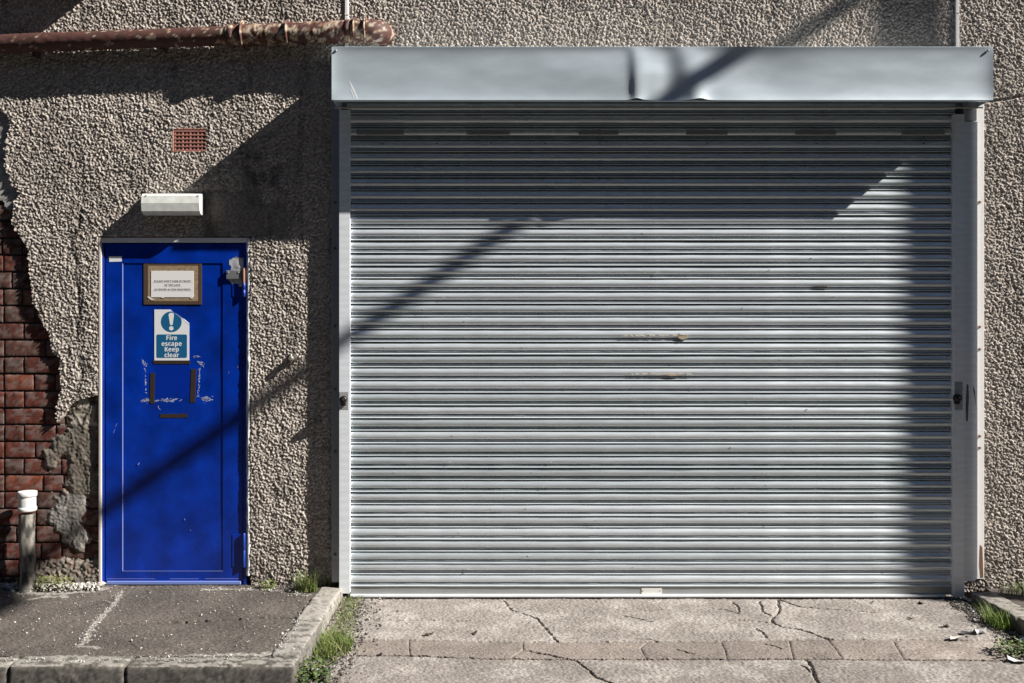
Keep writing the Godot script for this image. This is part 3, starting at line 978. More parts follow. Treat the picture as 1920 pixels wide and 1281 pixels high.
func build_guides(sh: Node3D, frame: Material, dark: Material) -> void:
	var left := put("guide_rail", rounded_foot(636, 656, 206, 1113, 0.03, 0.066, 0.008, true), frame, sh)
	put("wall_plate", box(Vector3(-1.0417, 0.0332, 0.004), Vector3(-0.9878, 2.809, 0.032), 0.002), galvanised(Color(0.30, 0.31, 0.33), 0.55, 0.3, 76), left)
	for py in [380, 466, 612, 730, 847, 1040]:
		var c := Vector3(-1.0205, 1.4226 + (640.5 - py) * 4.965 / 1615.0, 0.031)
		put("bolt", tube([c, c + Vector3(0, 0, 0.004), c + Vector3(0, 0, 0.006)], [0.009, 0.009, 0.005], 8), mat(Color(0.12, 0.12, 0.125), 0.5, 0.5), left)
	var right := put("guide_rail", rounded_foot(1789.5, 1808.5, 214, 1120, 0.03, 0.078, 0.012, true), frame, sh)
	put("wall_plate", rounded_foot(1806, 1833, 228, 1090, 0.012, 0.062, 0.03, true), frame, right)
	put("wall_plate", box(Vector3(2.5919, 2.6895, 0.012), Vector3(2.6684, 2.8012, 0.058), 0.002), galvanised(Color(0.42, 0.42, 0.43), 0.55, 0.3, 78), right)
	put("flange", box(Vector3(2.6809, 0.0467, 0.001), Vector3(2.7349, 2.8202, 0.013), 0.002), mat(Color(0.72, 0.70, 0.68), 0.6), right)
	var rust := mat(Color(0.16, 0.075, 0.035), 0.9)
	put("rust", slab(PackedVector2Array([Vector2(2.7109, 0.2447), Vector2(2.7233, 0.2323), Vector2(2.7264, 0.1582), Vector2(2.7295, 0.0563), Vector2(2.714, 0.0563), Vector2(2.7063, 0.1273), Vector2(2.7078, 0.1891)]), 0.0125, 0.0142), rust, right)
	put("rust", slab(PackedVector2Array([Vector2(2.6076, 1.1796), Vector2(2.6168, 1.1735), Vector2(2.6198, 1.1031), Vector2(2.6137, 0.9656), Vector2(2.6045, 0.9656), Vector2(2.6015, 1.0573)]), 0.0610, 0.0628), mat(Color(0.13, 0.10, 0.075), 0.9), right)
	put("rust", slab(PackedVector2Array([Vector2(2.6473, 1.1673), Vector2(2.6565, 1.1307), Vector2(2.6596, 1.0573), Vector2(2.6534, 1.1031), Vector2(2.6443, 1.149)]), 0.0610, 0.0628), dark, right)
	for py in [379, 613, 655, 818, 840]:
		var c := Vector3(2.7074, 1.4226 + (640.5 - py) * 4.985 / 1615.0, 0.0125)
		put("bolt", tube([c, c + Vector3(0, 0, 0.005), c + Vector3(0, 0, 0.007)], [0.008, 0.008, 0.005], 8), mat(Color(0.2, 0.11, 0.07), 0.8, 0.3), right)
	put("lock_plate", box(Vector3(2.53, 1.0309, 0.0765), Vector3(2.576, 1.1926, 0.0795), 0.0008), galvanised(Color(0.36, 0.385, 0.41), 0.5, 0.4, 80), right)
	put("lock_plate", box(Vector3(-0.9886, 1.033, 0.0645), Vector3(-0.9377, 1.134, 0.0672), 0.0008), galvanised(Color(0.5, 0.51, 0.52), 0.5, 0.4, 82), left)
	# the two pin locks
	var body := mat(Color(0.035, 0.034, 0.036), 0.35, 0.7)
	var brass := mat(Color(0.3, 0.24, 0.16), 0.35, 0.9)
	for e in [["steel pin lock on the left guide rail of the shutter", Vector3(-0.9624, 1.0911, 0.066)], ["dark pin lock on the shaded right guide rail of the shutter", Vector3(2.5387, 1.1011, 0.078)]]:
		var lock := thing("pin_lock", e[0], "lock", e[1], "pin locks of the roller shutter")
		put("lock_body", tube([Vector3(0, 0, 0.001), Vector3(0, 0, 0.028), Vector3(0, 0, 0.034), Vector3(0, 0, 0.036)], [0.021, 0.021, 0.018, 0.012], 18), body, lock)
		put("lock_shoulder", box(Vector3(-0.016, -0.036, 0.001), Vector3(0.014, 0.006, 0.024), 0.005), body, lock)
		put("keyhole_plug", tube([Vector3(0.002, 0.002, 0.034), Vector3(0.002, 0.002, 0.039)], [0.008, 0.007], 12), brass, lock)


func build_hood(sh: Node3D) -> void:
	var m := galvanised(Color(0.62, 0.71, 0.77), 0.38, 0.25, 90)
	m.uv1_scale = Vector3(0.35, 1.0, 1.0)
	var p := 0.304
	var xa := -0.9837
	var xb := 2.625
	var ya := 2.7395
	var yb := 3.029
	var a1 := 0.6781
	var a2 := 1.0069
	var nu := 300
	var nv := 26
	var dip := func(x: float, v: float) -> float:
		# two ridges where the sheet was kicked in between, fanning out upwards; v is 0 at the bottom
		var s := 0.0
		var u := (x - a1) / ((0.05 + 0.035 * v) if x > a1 else (0.026 + 0.016 * v))
		s += 0.0145 * exp(-u * u) * (0.75 + 0.25 * v)
		u = x - a2 + 0.06 * v
		u /= (0.06 + 0.05 * v) if u > 0.0 else (0.05 + 0.03 * v)
		s += 0.015 * exp(-u * u) * (1.0 - 0.3 * v)
		u = (x - 0.8527) / 0.06
		s -= 0.012 * exp(-u * u) * (1.0 - 0.5 * v)
		u = (x - a1 + 0.05) / 0.45
		s += 0.012 * exp(-u * u) * sin(PI * v)
		u = (x - 1.3533) / 0.22
		s -= 0.013 * exp(-u * u) * (0.2 + 0.8 * sin(PI * v))
		s -= 0.011 * (1.0 - exp(-v * 8.0))
		# slack sheet between its ends
		s += 0.0035 * broad.get_noise_2d(x * 0.6, v * 0.4 + 3.0) * sin(PI * clampf(v, 0.0, 1.0))
		# the folded top edge and the ends hold the sheet
		var held := (1.0 - exp(-(1.0 - v) * 9.0)) * (1.0 - exp(-minf(x - xa, xb - x) * 25.0))
		return s * lerpf(0.12, 1.0, held)
	var at := func(i: int, j: int) -> Vector3:
		var x := lerpf(xa, xb, float(i) / nu)
		var v := float(j) / nv
		var y := lerpf(ya, yb, v)
		if j == 0:
			var u := (x - a1) / 0.03
			y += 0.009 * exp(-u * u)
			u = (x - a2 - 0.02) / 0.035
			y += 0.007 * exp(-u * u)
		return Vector3(x, y, p + dip.call(x, v))
	var plain := func(_p: Vector3, _i: int, _j: int) -> Color: return Color.WHITE
	var hood := put("hood", sheet(nu, nv, at, plain, null, Vector3(0, 0, -0.004)), m, sh)
	put("hood_top", box(Vector3(xa + 0.001, yb - 0.001, 0.002), Vector3(xb - 0.001, yb + 0.003, p - 0.0035), 0.0008), m, hood)
	put("hood_end", box(Vector3(xa + 0.0005, ya + 0.004, 0.002), Vector3(xa + 0.004, yb - 0.002, p - 0.003), 0.0008), m, hood)
	put("hood_end", box(Vector3(xb - 0.004, ya + 0.004, 0.002), Vector3(xb - 0.0005, yb - 0.002, p - 0.003), 0.0008), m, hood)
	# the hood is open below between a narrow front return and the lip behind the curtain
	put("front_return", box(Vector3(xa + 0.006, ya + 0.002, p - 0.045), Vector3(xb - 0.008, ya + 0.006, p - 0.022), 0.0008), m, hood)
	put("soffit_lip", box(Vector3(-1.0021, 2.7377, 0.139), Vector3(2.6572, 2.7467, 0.1445), 0.001), mat(Color(0.5, 0.48, 0.45), 0.5, 0.3), hood)
	put("barrel_cover", box(Vector3(-0.9907, ya + 0.03, 0.004), Vector3(2.6935, yb - 0.02, 0.028), 0.003), mat(Color(0.3, 0.3, 0.31), 0.7, 0.3), hood)
	for px in [630, 1852]:
		var c := Vector3((px - 960.0) * 4.7 / 1615.0, 3.0087, p - 0.001)
		put("screw", tube([c, c + Vector3(0, 0, 0.004), c + Vector3(0, 0, 0.006)], [0.007, 0.006, 0.003], 10), mat(Color(0.3, 0.3, 0.31), 0.4, 0.7), hood)
	var st := begin()
	for e in [[654.5, 153.0, 670.0, 187.0, 1.6], [656.0, 165.0, 664.0, 186.0, 0.8]]:
		for k in 24:
			var t := k / 24.0
			var x: float = (lerpf(e[0], e[2], t + 0.12 * t * (1.0 - t)) - 960.0) * 4.7 / 1615.0
			var y: float = 1.4226 + (640.5 - lerpf(e[1], e[3], t)) * 4.7 / 1615.0
			var v := (y - ya) / (yb - ya)
			var z: float = p + dip.call(x, v)
			var w: float = e[4] * 0.0029 * (0.5 + 0.5 * sin(PI * t))
			block(st, Vector3(x - w, y - 0.0025, z - 0.003), Vector3(x + w, y + 0.0025, z + 0.0007), 0.0002)
	put("scratch", done(st), mat(Color(0.74, 0.75, 0.74), 0.6), hood).set_meta("kind", "stuff")


# ------------------------------------------------------------------ door

func build_door() -> void:
	var door := thing("blue_door", "bright blue painted steel door in a white frame, marked with old tape", "door", Vector3(-1.9659, 0.0093, 0))
	var o: Vector3 = door.position
	var zf := -0.019
	var blue := mat(Color(0.0003, 0.036, 0.40), 0.36)
	blue.roughness_texture = grain(0.014, 0.6, 1.0, 31, 5)
	blue.albedo_texture = grain(0.01, 0.7, 1.0, 32, 5)
	blue.uv1_triplanar = true
	blue.uv1_scale = Vector3.ONE * 0.8
	var worn := mat(Color(0.22, 0.27, 0.5), 0.5)  # pale blue for real chips and for the painted sunlit panel edges
	var lo := func(px: float, py: float, z: float) -> Vector3: return Vector3((px - 960.0) * (5.0 - z) / 1615.0, 1.4226 + (640.5 - py) * (5.0 - z) / 1615.0, z) - o
	var bx := func(px0: float, py0: float, px1: float, py1: float, z0: float, z1: float, bev: float) -> ArrayMesh:
		var a: Vector3 = lo.call(px0, py1, z1)
		var b: Vector3 = lo.call(px1, py0, z1)
		return box(Vector3(a.x, a.y, z0 - o.z), Vector3(b.x, b.y, z1 - o.z), bev)
	# frame: painted timber with uneven filler on the right
	var white := mat(Color(1, 1, 1), 0.75, 0.0, true)
	var reveal := blue
	var fr := put("door_frame", bx.call(183.5, 445.5, 468, 454.5, -0.06, -0.009, 0.002), mat(Color(0.74, 0.75, 0.76), 0.7), door)
	put("frame_post", bx.call(184.5, 446, 189, 1098, -0.06, 0.002, 0.002), mat(Color(0.47, 0.43, 0.38), 0.85), fr)
	put("frame_post", bx.call(189.2, 455, 194.5, 1098, -0.06, -0.012, 0.002), reveal, fr)
	put("frame_post", bx.call(456, 455, 462, 1098, -0.06, -0.010, 0.002), reveal, fr)
	put("frame_backing", bx.call(184, 448, 470, 1100, -0.071, -0.062, 0.001), mat(Color(0.25, 0.2, 0.15), 0.9), fr)
	var fill := func(i: int, j: int) -> Vector3:
		var y := lerpf(0.0619, 2.0186, j / 240.0)
		var u := i / 8.0
		var a := -1.5464 + 0.004 * mid.get_noise_1d(y * 0.9)
		var b := -1.5155 + 0.008 * mid.get_noise_1d(y * 0.8 + 30.0) + 0.004 * fine.get_noise_1d(y)
		return Vector3(lerpf(a, b, u), y, -0.012 + 0.013 * sin(PI * u) + 0.003 * mid.get_noise_2d(u, y)) - o
	var fill_tint := func(p: Vector3, _i: int, _j: int) -> Color:
		var v := 0.52 * (1.0 + 0.35 * mid.get_noise_2d(p.x * 2.0, p.y) + 0.2 * fine.get_noise_2d(p.x, p.y))
		return Color(v * 0.98, v, v * 1.02)
	put("filler", sheet(8, 240, fill, fill_tint, null, Vector3(0, 0, -0.03)), white, fr)
	# leaf with a shallow sunk panel
	var leaf := put("door_leaf", bx.call(197.5, 456.5, 229.5, 1090, -0.06, zf, 0.0015), blue, door)
	var st := begin()
	for e in [[417.5, 456.5, 455, 1090], [229.5, 456.5, 417.5, 493.5], [229.5, 1071, 417.5, 1090]]:
		var a: Vector3 = lo.call(e[0], e[3], zf)
		var b: Vector3 = lo.call(e[2], e[1], zf)
		block(st, Vector3(a.x, a.y, -0.06), Vector3(b.x, b.y, zf), 0.0003)
	put("door_rails", done(st), blue, leaf)
	var pa: Vector3 = lo.call(228, 1073, zf)
	var pb: Vector3 = lo.call(419, 492, zf)
	var sheet_at := func(i: int, j: int) -> Vector3:
		var x := lerpf(pa.x, pb.x, i / 60.0)
		var y := lerpf(pa.y, pb.y, j / 160.0)
		return Vector3(x, y, zf - 0.0045 + 0.0022 * broad.get_noise_2d(x * 1.6, y * 0.9) + 0.00025 * mid.get_noise_2d(x * 1.5, y * 0.6))
	put("sunk_panel", sheet(60, 160, sheet_at, func(_p: Vector3, _i: int, _j: int) -> Color: return Color.WHITE, null, Vector3(0, 0, -0.03)), blue, leaf)
	put("lit_edge", bx.call(228.9, 494, 229.9, 1071, zf - 0.004, zf + 0.0006, 0.0003), worn, leaf)  # pale bar paints sunlight along the left edge of the sunk panel
	st = begin()
	rng.seed = 6
	for e in [[229.5, 1070.8, 418, 1071.4], [200, 1085.2, 290, 1085.8], [318, 1085.2, 372, 1085.9], [384, 1084.9, 449, 1085.5]]:  # the first bar paints sunlight on the lower edge of the sunk panel
		var a: Vector3 = lo.call(e[0], e[3], zf)
		var b: Vector3 = lo.call(e[2], e[1], zf)
		block(st, Vector3(a.x, a.y, zf - 0.001), Vector3(b.x, b.y, zf + 0.0006), 0.0002)
	for e in [[216, 800, 3, 6], [212, 812, 3, 7], [428, 700, 1, 3], [345, 975, 1, 2], [258, 872, 2, 4], [443, 520, 2, 2], [356, 995, 1, 1], [445, 690, 1, 4]]:
		var a: Vector3 = lo.call(e[0], e[1], zf)
		st.set_smooth_group(-1)
		add_slab(st, PackedVector2Array([Vector2(a.x, a.y), Vector2(a.x + e[2] * 0.0031, a.y + e[3] * 0.0031), Vector2(a.x + e[2] * 0.0031 + 0.002, a.y + e[3] * 0.0031), Vector2(a.x + 0.002, a.y - 0.001)]), zf - 0.006, zf + 0.0007)
	put("chips_and_lit_edge", done(st), worn, leaf)
	put("weather_bar", bx.call(199, 1090.5, 451, 1097, -0.055, zf + 0.012, 0.003), mat(Color(0.16, 0.22, 0.52), 0.45), door)
	# what the lost sign left behind
	put("clean_patch", bx.call(290, 683, 356, 746, zf - 0.006, zf - 0.0038, 0.0003), mat(Color(0.0003, 0.021, 0.27), 0.3), leaf)
	st = begin()
	var flecks := func(px0: float, py0: float, px1: float, py1: float, n: int, spread: float, size: float) -> void:
		var run := atan2(py0 - py1, px1 - px0)
		for k in n:
			var t := rng.randf()
			var c: Vector3 = lo.call(lerpf(px0, px1, t) + rng.randfn() * spread, lerpf(py0, py1, t) + rng.randfn() * spread, zf - 0.0044)
			var out := PackedVector2Array()
			var a0 := run + rng.randfn() * 0.3
			var long := rng.randf_range(0.5, 1.4) * size
			var thin := long * rng.randf_range(0.1, 0.32)
			for q in 8:
				var g := TAU * q / 8.0
				out.append(Vector2(c.x, c.y) + Vector2(cos(g) * long * rng.randf_range(0.7, 1.2), sin(g) * thin * rng.randf_range(0.5, 1.5)).rotated(a0))
			add_slab(st, out, c.z - 0.0005, c.z + 0.0007)
	flecks.call(268, 751, 394, 751, 75, 1.5, 0.009)
	flecks.call(372, 748, 394, 750, 34, 3.0, 0.008)
	flecks.call(266, 752, 276, 750, 26, 2.4, 0.006)
	flecks.call(272, 690, 273, 738, 34, 0.7, 0.005)
	flecks.call(268, 676, 274, 688, 24, 1.8, 0.005)
	flecks.call(374, 690, 371, 745, 44, 0.9, 0.005)
	flecks.call(372, 678, 380, 686, 26, 1.8, 0.005)
	flecks.call(362, 670, 374, 667, 16, 1.3, 0.005)
	flecks.call(296, 762, 304, 774, 8, 0.7, 0.004)
	put("glue_residue", done(st), mat(Color(0.42, 0.46, 0.56), 0.7), leaf).set_meta("kind", "stuff")
	# hinges on the right, the upper one set in smeared filler
	var hinge_blue := mat(Color(0.01, 0.04, 0.28), 0.4)
	for e in [[530, 557], [1000, 1064]]:
		var a: Vector3 = lo.call(457.5, e[1], zf + 0.015)
		var b: Vector3 = lo.call(457.5, e[0], zf + 0.015)
		var h := put("hinge", tube([a, a + (b - a) * 0.02, a + (b - a) * 0.49, a + (b - a) * 0.5, a + (b - a) * 0.51, b - (b - a) * 0.02, b], [0.006, 0.0085, 0.0085, 0.007, 0.0085, 0.0085, 0.006], 14), hinge_blue, door)
		put("hinge_flap", bx.call(435.5, e[0] + 2, 456, e[1] - 1, zf - 0.001, zf + 0.0035, 0.001), blue, h)
	var latch := put("latch", bx.call(423.5, 507, 454, 523.5, zf - 0.001, zf + 0.014, 0.003), mat(Color(0.24, 0.25, 0.26), 0.5, 0.5), door)
	for px in [428, 447]:
		var c: Vector3 = lo.call(px, 511, zf + 0.014)
		put("screw", tube([c, c + Vector3(0, 0, 0.003)], [0.005, 0.004], 8), mat(Color(0.5, 0.47, 0.42), 0.5, 0.6), latch)
	put("rusty_pin", tube([lo.call(457, 532, zf + 0.016), lo.call(457, 507, zf + 0.016), lo.call(457, 503, zf + 0.016)], [0.0075, 0.0075, 0.005], 10, true, 0.002), mat(Color(0.30, 0.17, 0.11), 0.8, 0.2), latch)
	var smear := func(i: int, j: int) -> Vector3:
		var v: Vector3 = lo.call(420.0 + 1.3 * i, 556.0 - 1.3 * j, 0.0)
		v.z = zf + 0.001 + 0.005 * maxf(0.0, mid.get_noise_2d(v.x * 0.7, v.y * 0.7) + 0.3)
		return v
	var smear_keep := func(i: int, j: int) -> bool:
		var px := 420.0 + 1.3 * i
		var py := 556.0 - 1.3 * j
		var n := 7.0 * mid.get_noise_2d(px * 0.005, py * 0.005)
		var a := 15.0 - Vector2((px - 446.0) * 0.8, (py - 497.0)).length() + n
		var b := 12.0 - Vector2((px - 436.0), (py - 522.0) * 1.2).length() + n
		var c := 7.0 - Vector2((px - 444.0), (py - 535.0) * 0.6).length() + n
		return maxf(a, maxf(b, c)) > 0.0 and px < 456.0
	var smear_tint := func(p: Vector3, _i: int, _j: int) -> Color:
		var v := 0.36 * (1.0 + 0.8 * mid.get_noise_2d(p.x * 1.1, p.y * 1.1))
		return Color(v, v, v * 1.06)
	put("filler_smear", sheet(28, 58, smear, smear_tint, smear_keep, Vector3(0, 0, -0.003)), white, latch)


func build_door_notices() -> void:
	var zf := -0.0235
	var flat := func(px0: float, py0: float, px1: float, py1: float, z0: float, z1: float) -> ArrayMesh:
		var k := (5.0 - z1) / 1615.0
		return box(Vector3((px0 - 960.0) * k, 1.4226 + (640.5 - py1) * k, z0), Vector3((px1 - 960.0) * k, 1.4226 + (640.5 - py0) * k, z1), 0.0003)
	var at := func(px: float, py: float, z: float) -> Vector3: return Vector3((px - 960.0) * (5.0 - z) / 1615.0, 1.4226 + (640.5 - py) * (5.0 - z) / 1615.0, z)
	var tape := mat(Color(0.042, 0.03, 0.023), 0.35)
	tape.roughness_texture = grain(0.03, 0.5, 1.0, 44)
	tape.uv1_triplanar = true
	var card := mat(Color(0.38, 0.27, 0.165), 0.8)
	card.albedo_texture = grain(0.02, 0.75, 1.0, 45)
	card.uv1_triplanar = true
	card.uv1_scale = Vector3.ONE * 4.0
	var ink := mat(Color(0.03, 0.03, 0.035), 0.7)
	var n := thing("cardboard_notice", "white typed parking notice on cardboard, taped to the top of the blue door", "notice")
	var thin := mat(Color(0.085, 0.058, 0.04), 0.35)
	thin.roughness_texture = tape.roughness_texture
	thin.uv1_triplanar = true
	put("cardboard", flat.call(273, 495.5, 376, 569, zf, zf + 0.0028), card, n)
	for e in [[269, 494.5, 277.5, 571], [372.5, 494.5, 378, 571], [270, 564.5, 377.5, 571], [274, 494.8, 377, 497.5]]:
		put("tape", flat.call(e[0], e[1], e[2], e[3], zf + 0.0005 * (e[0] - 266.0) / 110.0, zf + 0.0032 + 0.0008 * (e[0] - 260.0) / 110.0 + (0.0004 if e[2] - e[0] > 50.0 else 0.0)), thin, n)
	var sheet_ := put("paper", flat.call(283, 508, 363, 557.5, zf + 0.0035, zf + 0.0048), mat(Color(0.74, 0.73, 0.71), 0.8), n)
	var zt := zf + 0.0049
	for e in [["PLEASE DON'T PARK IN FRONT", 527.5, 75], ["OF THE GATE", 534.8, 33], ["(24 HOURS ACCESS REQUIRED)", 543, 76]]:
		lettering("lettering", e[0], 0.0098, at.call(323, e[1], zt), ink, sheet_, true, true, 0.0004)
		put("underline", flat.call(323 - e[2] * 0.5, e[1] + 2.5, 323 + e[2] * 0.5, e[1] + 2.85, zt - 0.0004, zt + 0.0002), ink, sheet_)
	for e in [[276, 557, 289, 563], [303, 557, 308, 559], [357, 557, 362, 560]]:
		put("clear_tape", slab(PackedVector2Array([xy(at.call(e[0], e[1], zf)), xy(at.call(e[0] + 4, e[1] - 1, zf)), xy(at.call(e[2], e[3], zf)), xy(at.call(e[2] - 5, e[3], zf))]), zf + 0.003, zf + 0.0052), mat(Color(0.66, 0.63, 0.6), 0.3), n)
	# fire escape sign with its corner torn off
	var s := thing("fire_escape_sign", "white and blue fire escape sign with a torn corner, on the blue door", "sign")
	var white := mat(Color(0.72, 0.73, 0.74), 0.5)
	var teal := mat(Color(0.008, 0.105, 0.235), 0.45)
	var outline := PackedVector2Array()
	for q in [[289.5, 580.5], [319, 580.5], [325, 586], [331, 589], [338, 594.5], [346, 599], [354.5, 606], [354.5, 676], [289.5, 676]]:
		outline.append(xy(at.call(q[0], q[1], zf)))
	put("panel", slab(outline, zf, zf + 0.002), white, s)
	var ring := disc(xy(at.call(321.3, 603.5, zf)), 0.0605, 48)
	for clipped in Geometry2D.intersect_polygons(ring, outline):
		put("blue_disc", slab(clipped, zf + 0.0015, zf + 0.0024), teal, s)
	var mark := PackedVector2Array()
	for q in [[316.2, 590.5], [317.5, 587.6], [321.2, 586.4], [325, 587.6], [326.4, 590.5], [323.6, 609], [321.2, 610.2], [319, 609]]:
		mark.append(xy(at.call(q[0], q[1], zf)))
	put("exclamation_mark", slab(mark, zf + 0.002, zf + 0.0029), white, s)
	put("exclamation_dot", slab(disc(xy(at.call(321.2, 615.8, zf)), 0.0125, 20), zf + 0.002, zf + 0.0029), white, s)
	var panel := PackedVector2Array()
	for c in [[296, 630, PI / 2], [296, 668.5, PI], [348, 668.5, PI * 1.5], [348, 630, 0.0]]:
		for i in 5:
			panel.append(xy(at.call(c[0], c[1], zf)) + Vector2(cos(c[2] + PI / 8 * i), sin(c[2] + PI / 8 * i)) * 0.0085)
	var bp := put("blue_panel", slab(panel, zf + 0.0015, zf + 0.0024), teal, s)
	for e in [["Fire", 633.6], ["escape", 644.6], ["Keep", 655.2], ["clear", 666]]:
		lettering("lettering", e[0], 0.0262, at.call(321.5, e[1], zf + 0.0026), white, bp)
	put("worn_print", slab(PackedVector2Array([xy(at.call(341, 596, zf)), xy(at.call(354.5, 606, zf)), xy(at.call(354.5, 609, zf)), xy(at.call(347, 602, zf))]), zf + 0.0015, zf + 0.0026), white, s)
	# tape and sticker, each stuck to the door by itself
	var strips := [
		["brown tape strip along the lower edge of the fire escape sign", 287, 676.5, 356.5, 682.5, 0.0],
		["upright brown tape strip left of the bare patch on the door", 281.5, 699.5, 290, 757, -0.02],
		["upright brown tape strip right of the bare patch on the door", 357.5, 692, 367, 755, -0.035],
		["short level brown tape strip lowest on the blue door", 300, 776, 351.5, 783.5, 0.012]]
	for e in strips:
		var c: Vector3 = at.call((e[1] + e[3]) * 0.5, (e[2] + e[4]) * 0.5, zf)
		var w: float = (e[3] - e[1]) * 0.00155
		var h: float = (e[4] - e[2]) * 0.00155
		var out := PackedVector2Array()
		for k in 9:
			out.append(Vector2(lerpf(-w, w, k / 8.0), -h + 0.0012 * sin(k * 2.1)))
		for k in 9:
			out.append(Vector2(lerpf(w, -w, k / 8.0), h + 0.0012 * sin(k * 1.7)))
		for k in out.size():
			out[k] = out[k].rotated(e[5])
		var o := put("tape_strip", slab(out, 0.0, 0.0026), tape, null, c)
		tag(o, e[0], "tape", "brown tape strips on the blue door")
	var sticker := put("sticker", slab(PackedVector2Array([Vector2(-2.349, 1.9182), Vector2(-2.2744, 1.9197), Vector2(-2.2744, 1.9073), Vector2(-2.2775, 1.9042), Vector2(-2.2744, 1.8995), Vector2(-2.2744, 1.8887), Vector2(-2.3474, 1.8871), Vector2(-2.3474, 1.8995), Vector2(-2.3449, 1.9027), Vector2(-2.349, 1.9058)]), -0.0192, -0.0178), white)
	tag(sticker, "small blank white sticker at the top left corner of the blue door", "sticker")


func xy(v: Vector3) -> Vector2:
	return Vector2(v.x, v.y)


# ------------------------------------------------------------------ fittings

func build_wall_fittings() -> void:
	# air brick
	var clay := mat(Color(1, 1, 1), 0.9, 0.0, true)
	var vent := thing("air_brick", "red clay air brick with square holes, set in the pebbledash above the door", "air vent", Vector3(-1.87, 2.5944, 0))
	var o: Vector3 = vent.position
	put("void", box(Vector3(-1.9752, 2.5201, -0.072) - o, Vector3(-1.7647, 2.6656, -0.035) - o, 0.001), mat(Color(0.25, 0.11, 0.08), 0.95), vent)
	var st := begin()
	var red := Color(0.36, 0.15, 0.11)
	rng.seed = 3
	var tone := func(st: SurfaceTool) -> void:
		var v := rng.randf_range(0.8, 1.15)
		st.set_color(Color(red.r * v, red.g * v * rng.randf_range(0.95, 1.25), red.b * v * rng.randf_range(0.95, 1.3)))
	for i in 9:
		var px := 328.0 + 7.15 * i
		tone.call(st)
		block(st, Vector3((px - 960.0) / 323.0 - 0.0045, 2.5294, -0.034) - o, Vector3((px - 960.0) / 323.0 + 0.0045, 2.6502, -0.0005 - 0.0015 * (i % 2)) - o, 0.0015)
	for j in 6:
		var py := 246.0 + 7.2 * j
		tone.call(st)
		block(st, Vector3(-1.9644, (1100.0 - py) / 323.0 - 0.0045, -0.033) - o, Vector3(-1.7693 - 0.002 * j, (1100.0 - py) / 323.0 + 0.0045, 0.001) - o, 0.0015)
	put("grid", done(st), clay, vent)
	st = begin()
	tone.call(st)
	block(st, Vector3(-1.9737, 2.5232, -0.03) - o, Vector3(-1.9644, 2.661, 0.003) - o, 0.0015)
	block(st, Vector3(-1.9641, 2.6526, -0.03) - o, Vector3(-1.7771, 2.6616, 0.0025) - o, 0.0015)
	block(st, Vector3(-1.9641, 2.522, -0.03) - o, Vector3(-1.7864, 2.5288, 0.0025) - o, 0.0015)
	put("rim", done(st), clay, vent)
	# bulkhead lamp, unlit
	var lamp := thing("bulkhead_lamp", "white oblong bulkhead lamp, unlit, on the wall above the blue door", "wall lamp", Vector3(-1.9721, 2.226, 0))
	o = lamp.position
	put("back_plate", box(Vector3(-2.1296, 2.1504, 0.03) - o - Vector3(0, 0, 0.03), Vector3(-1.791, 2.2781, 0.03) - o, 0.004), mat(Color(0.22, 0.22, 0.21), 0.6), lamp)
	var milk := mat(Color(0.82, 0.84, 0.79), 0.3)
	milk.albedo_texture = grain(0.006, 0.88, 1.0, 88, 4)
	milk.uv1_triplanar = true
	milk.uv1_scale = Vector3.ONE * 5.0
	milk.subsurf_scatter_enabled = true
	milk.subsurf_scatter_strength = 0.15
	var prof := [[0.030, 0.0], [0.074, 0.004], [0.088, 0.016], [0.094, 0.060], [0.088, 0.105], [0.068, 0.120], [0.030, 0.122]]
	var xa: float = -2.1136 - o.x
	var xb: float = -1.7818 - o.x
	var yt: float = 2.2714 - o.y
	st = begin()
	for k in prof.size() - 1:
		var a: Array = prof[k]
		var b: Array = prof[k + 1]
		quad(st, Vector3(xa, yt - b[1], b[0]), Vector3(xb, yt - b[1], b[0]), Vector3(xb, yt - a[1], a[0]), Vector3(xa, yt - a[1], a[0]))
	for k in range(1, prof.size() - 1):
		tri(st, Vector3(xa, yt - prof[0][1], 0.03), Vector3(xa, yt - prof[k][1], prof[k][0]), Vector3(xa, yt - prof[k + 1][1], prof[k + 1][0]))
		tri(st, Vector3(xb, yt - prof[0][1], 0.03), Vector3(xb, yt - prof[k + 1][1], prof[k + 1][0]), Vector3(xb, yt - prof[k][1], prof[k][0]))
	put("diffuser", done(st), milk, lamp)
	for sx in [xa - 0.004, xb - 0.012]:
		put("end_cap", box(Vector3(sx + 0.002, yt - 0.112, 0.028), Vector3(sx + 0.013, yt - 0.001, 0.06), 0.004), mat(Color(0.5, 0.52, 0.49), 0.4), lamp)
	for px in [275, 372]:
		for py in [367.5, 380]:
			var c := Vector3((px - 960.0) * 4.92 / 1615.0, 1.4226 + (640.5 - py) * 4.92 / 1615.0, 0.08) - o
			put("screw", tube([c, c + Vector3(0, 0, 0.012)], [0.004, 0.003], 8), mat(Color(0.12, 0.12, 0.11), 0.5, 0.5), lamp)
	# knob
	var knob := thing("wall_stud", "small rusted metal stud sticking out of the pebbledash right of the door", "wall stud", Vector3(-1.2755, 1.3251, 0))
	put("collar", tube([Vector3(0, 0, -0.004), Vector3(0, 0, 0.010), Vector3(0, 0, 0.013)], [0.028, 0.028, 0.02], 16), mat(Color(0.06, 0.055, 0.05), 0.7, 0.3), knob)
	put("shank", tube([Vector3(0, 0, 0.012), Vector3(0.002, 0, 0.045), Vector3(0.002, 0, 0.05)], [0.016, 0.0155, 0.010], 14), mat(Color(0.34, 0.32, 0.29), 0.45, 0.6), knob)
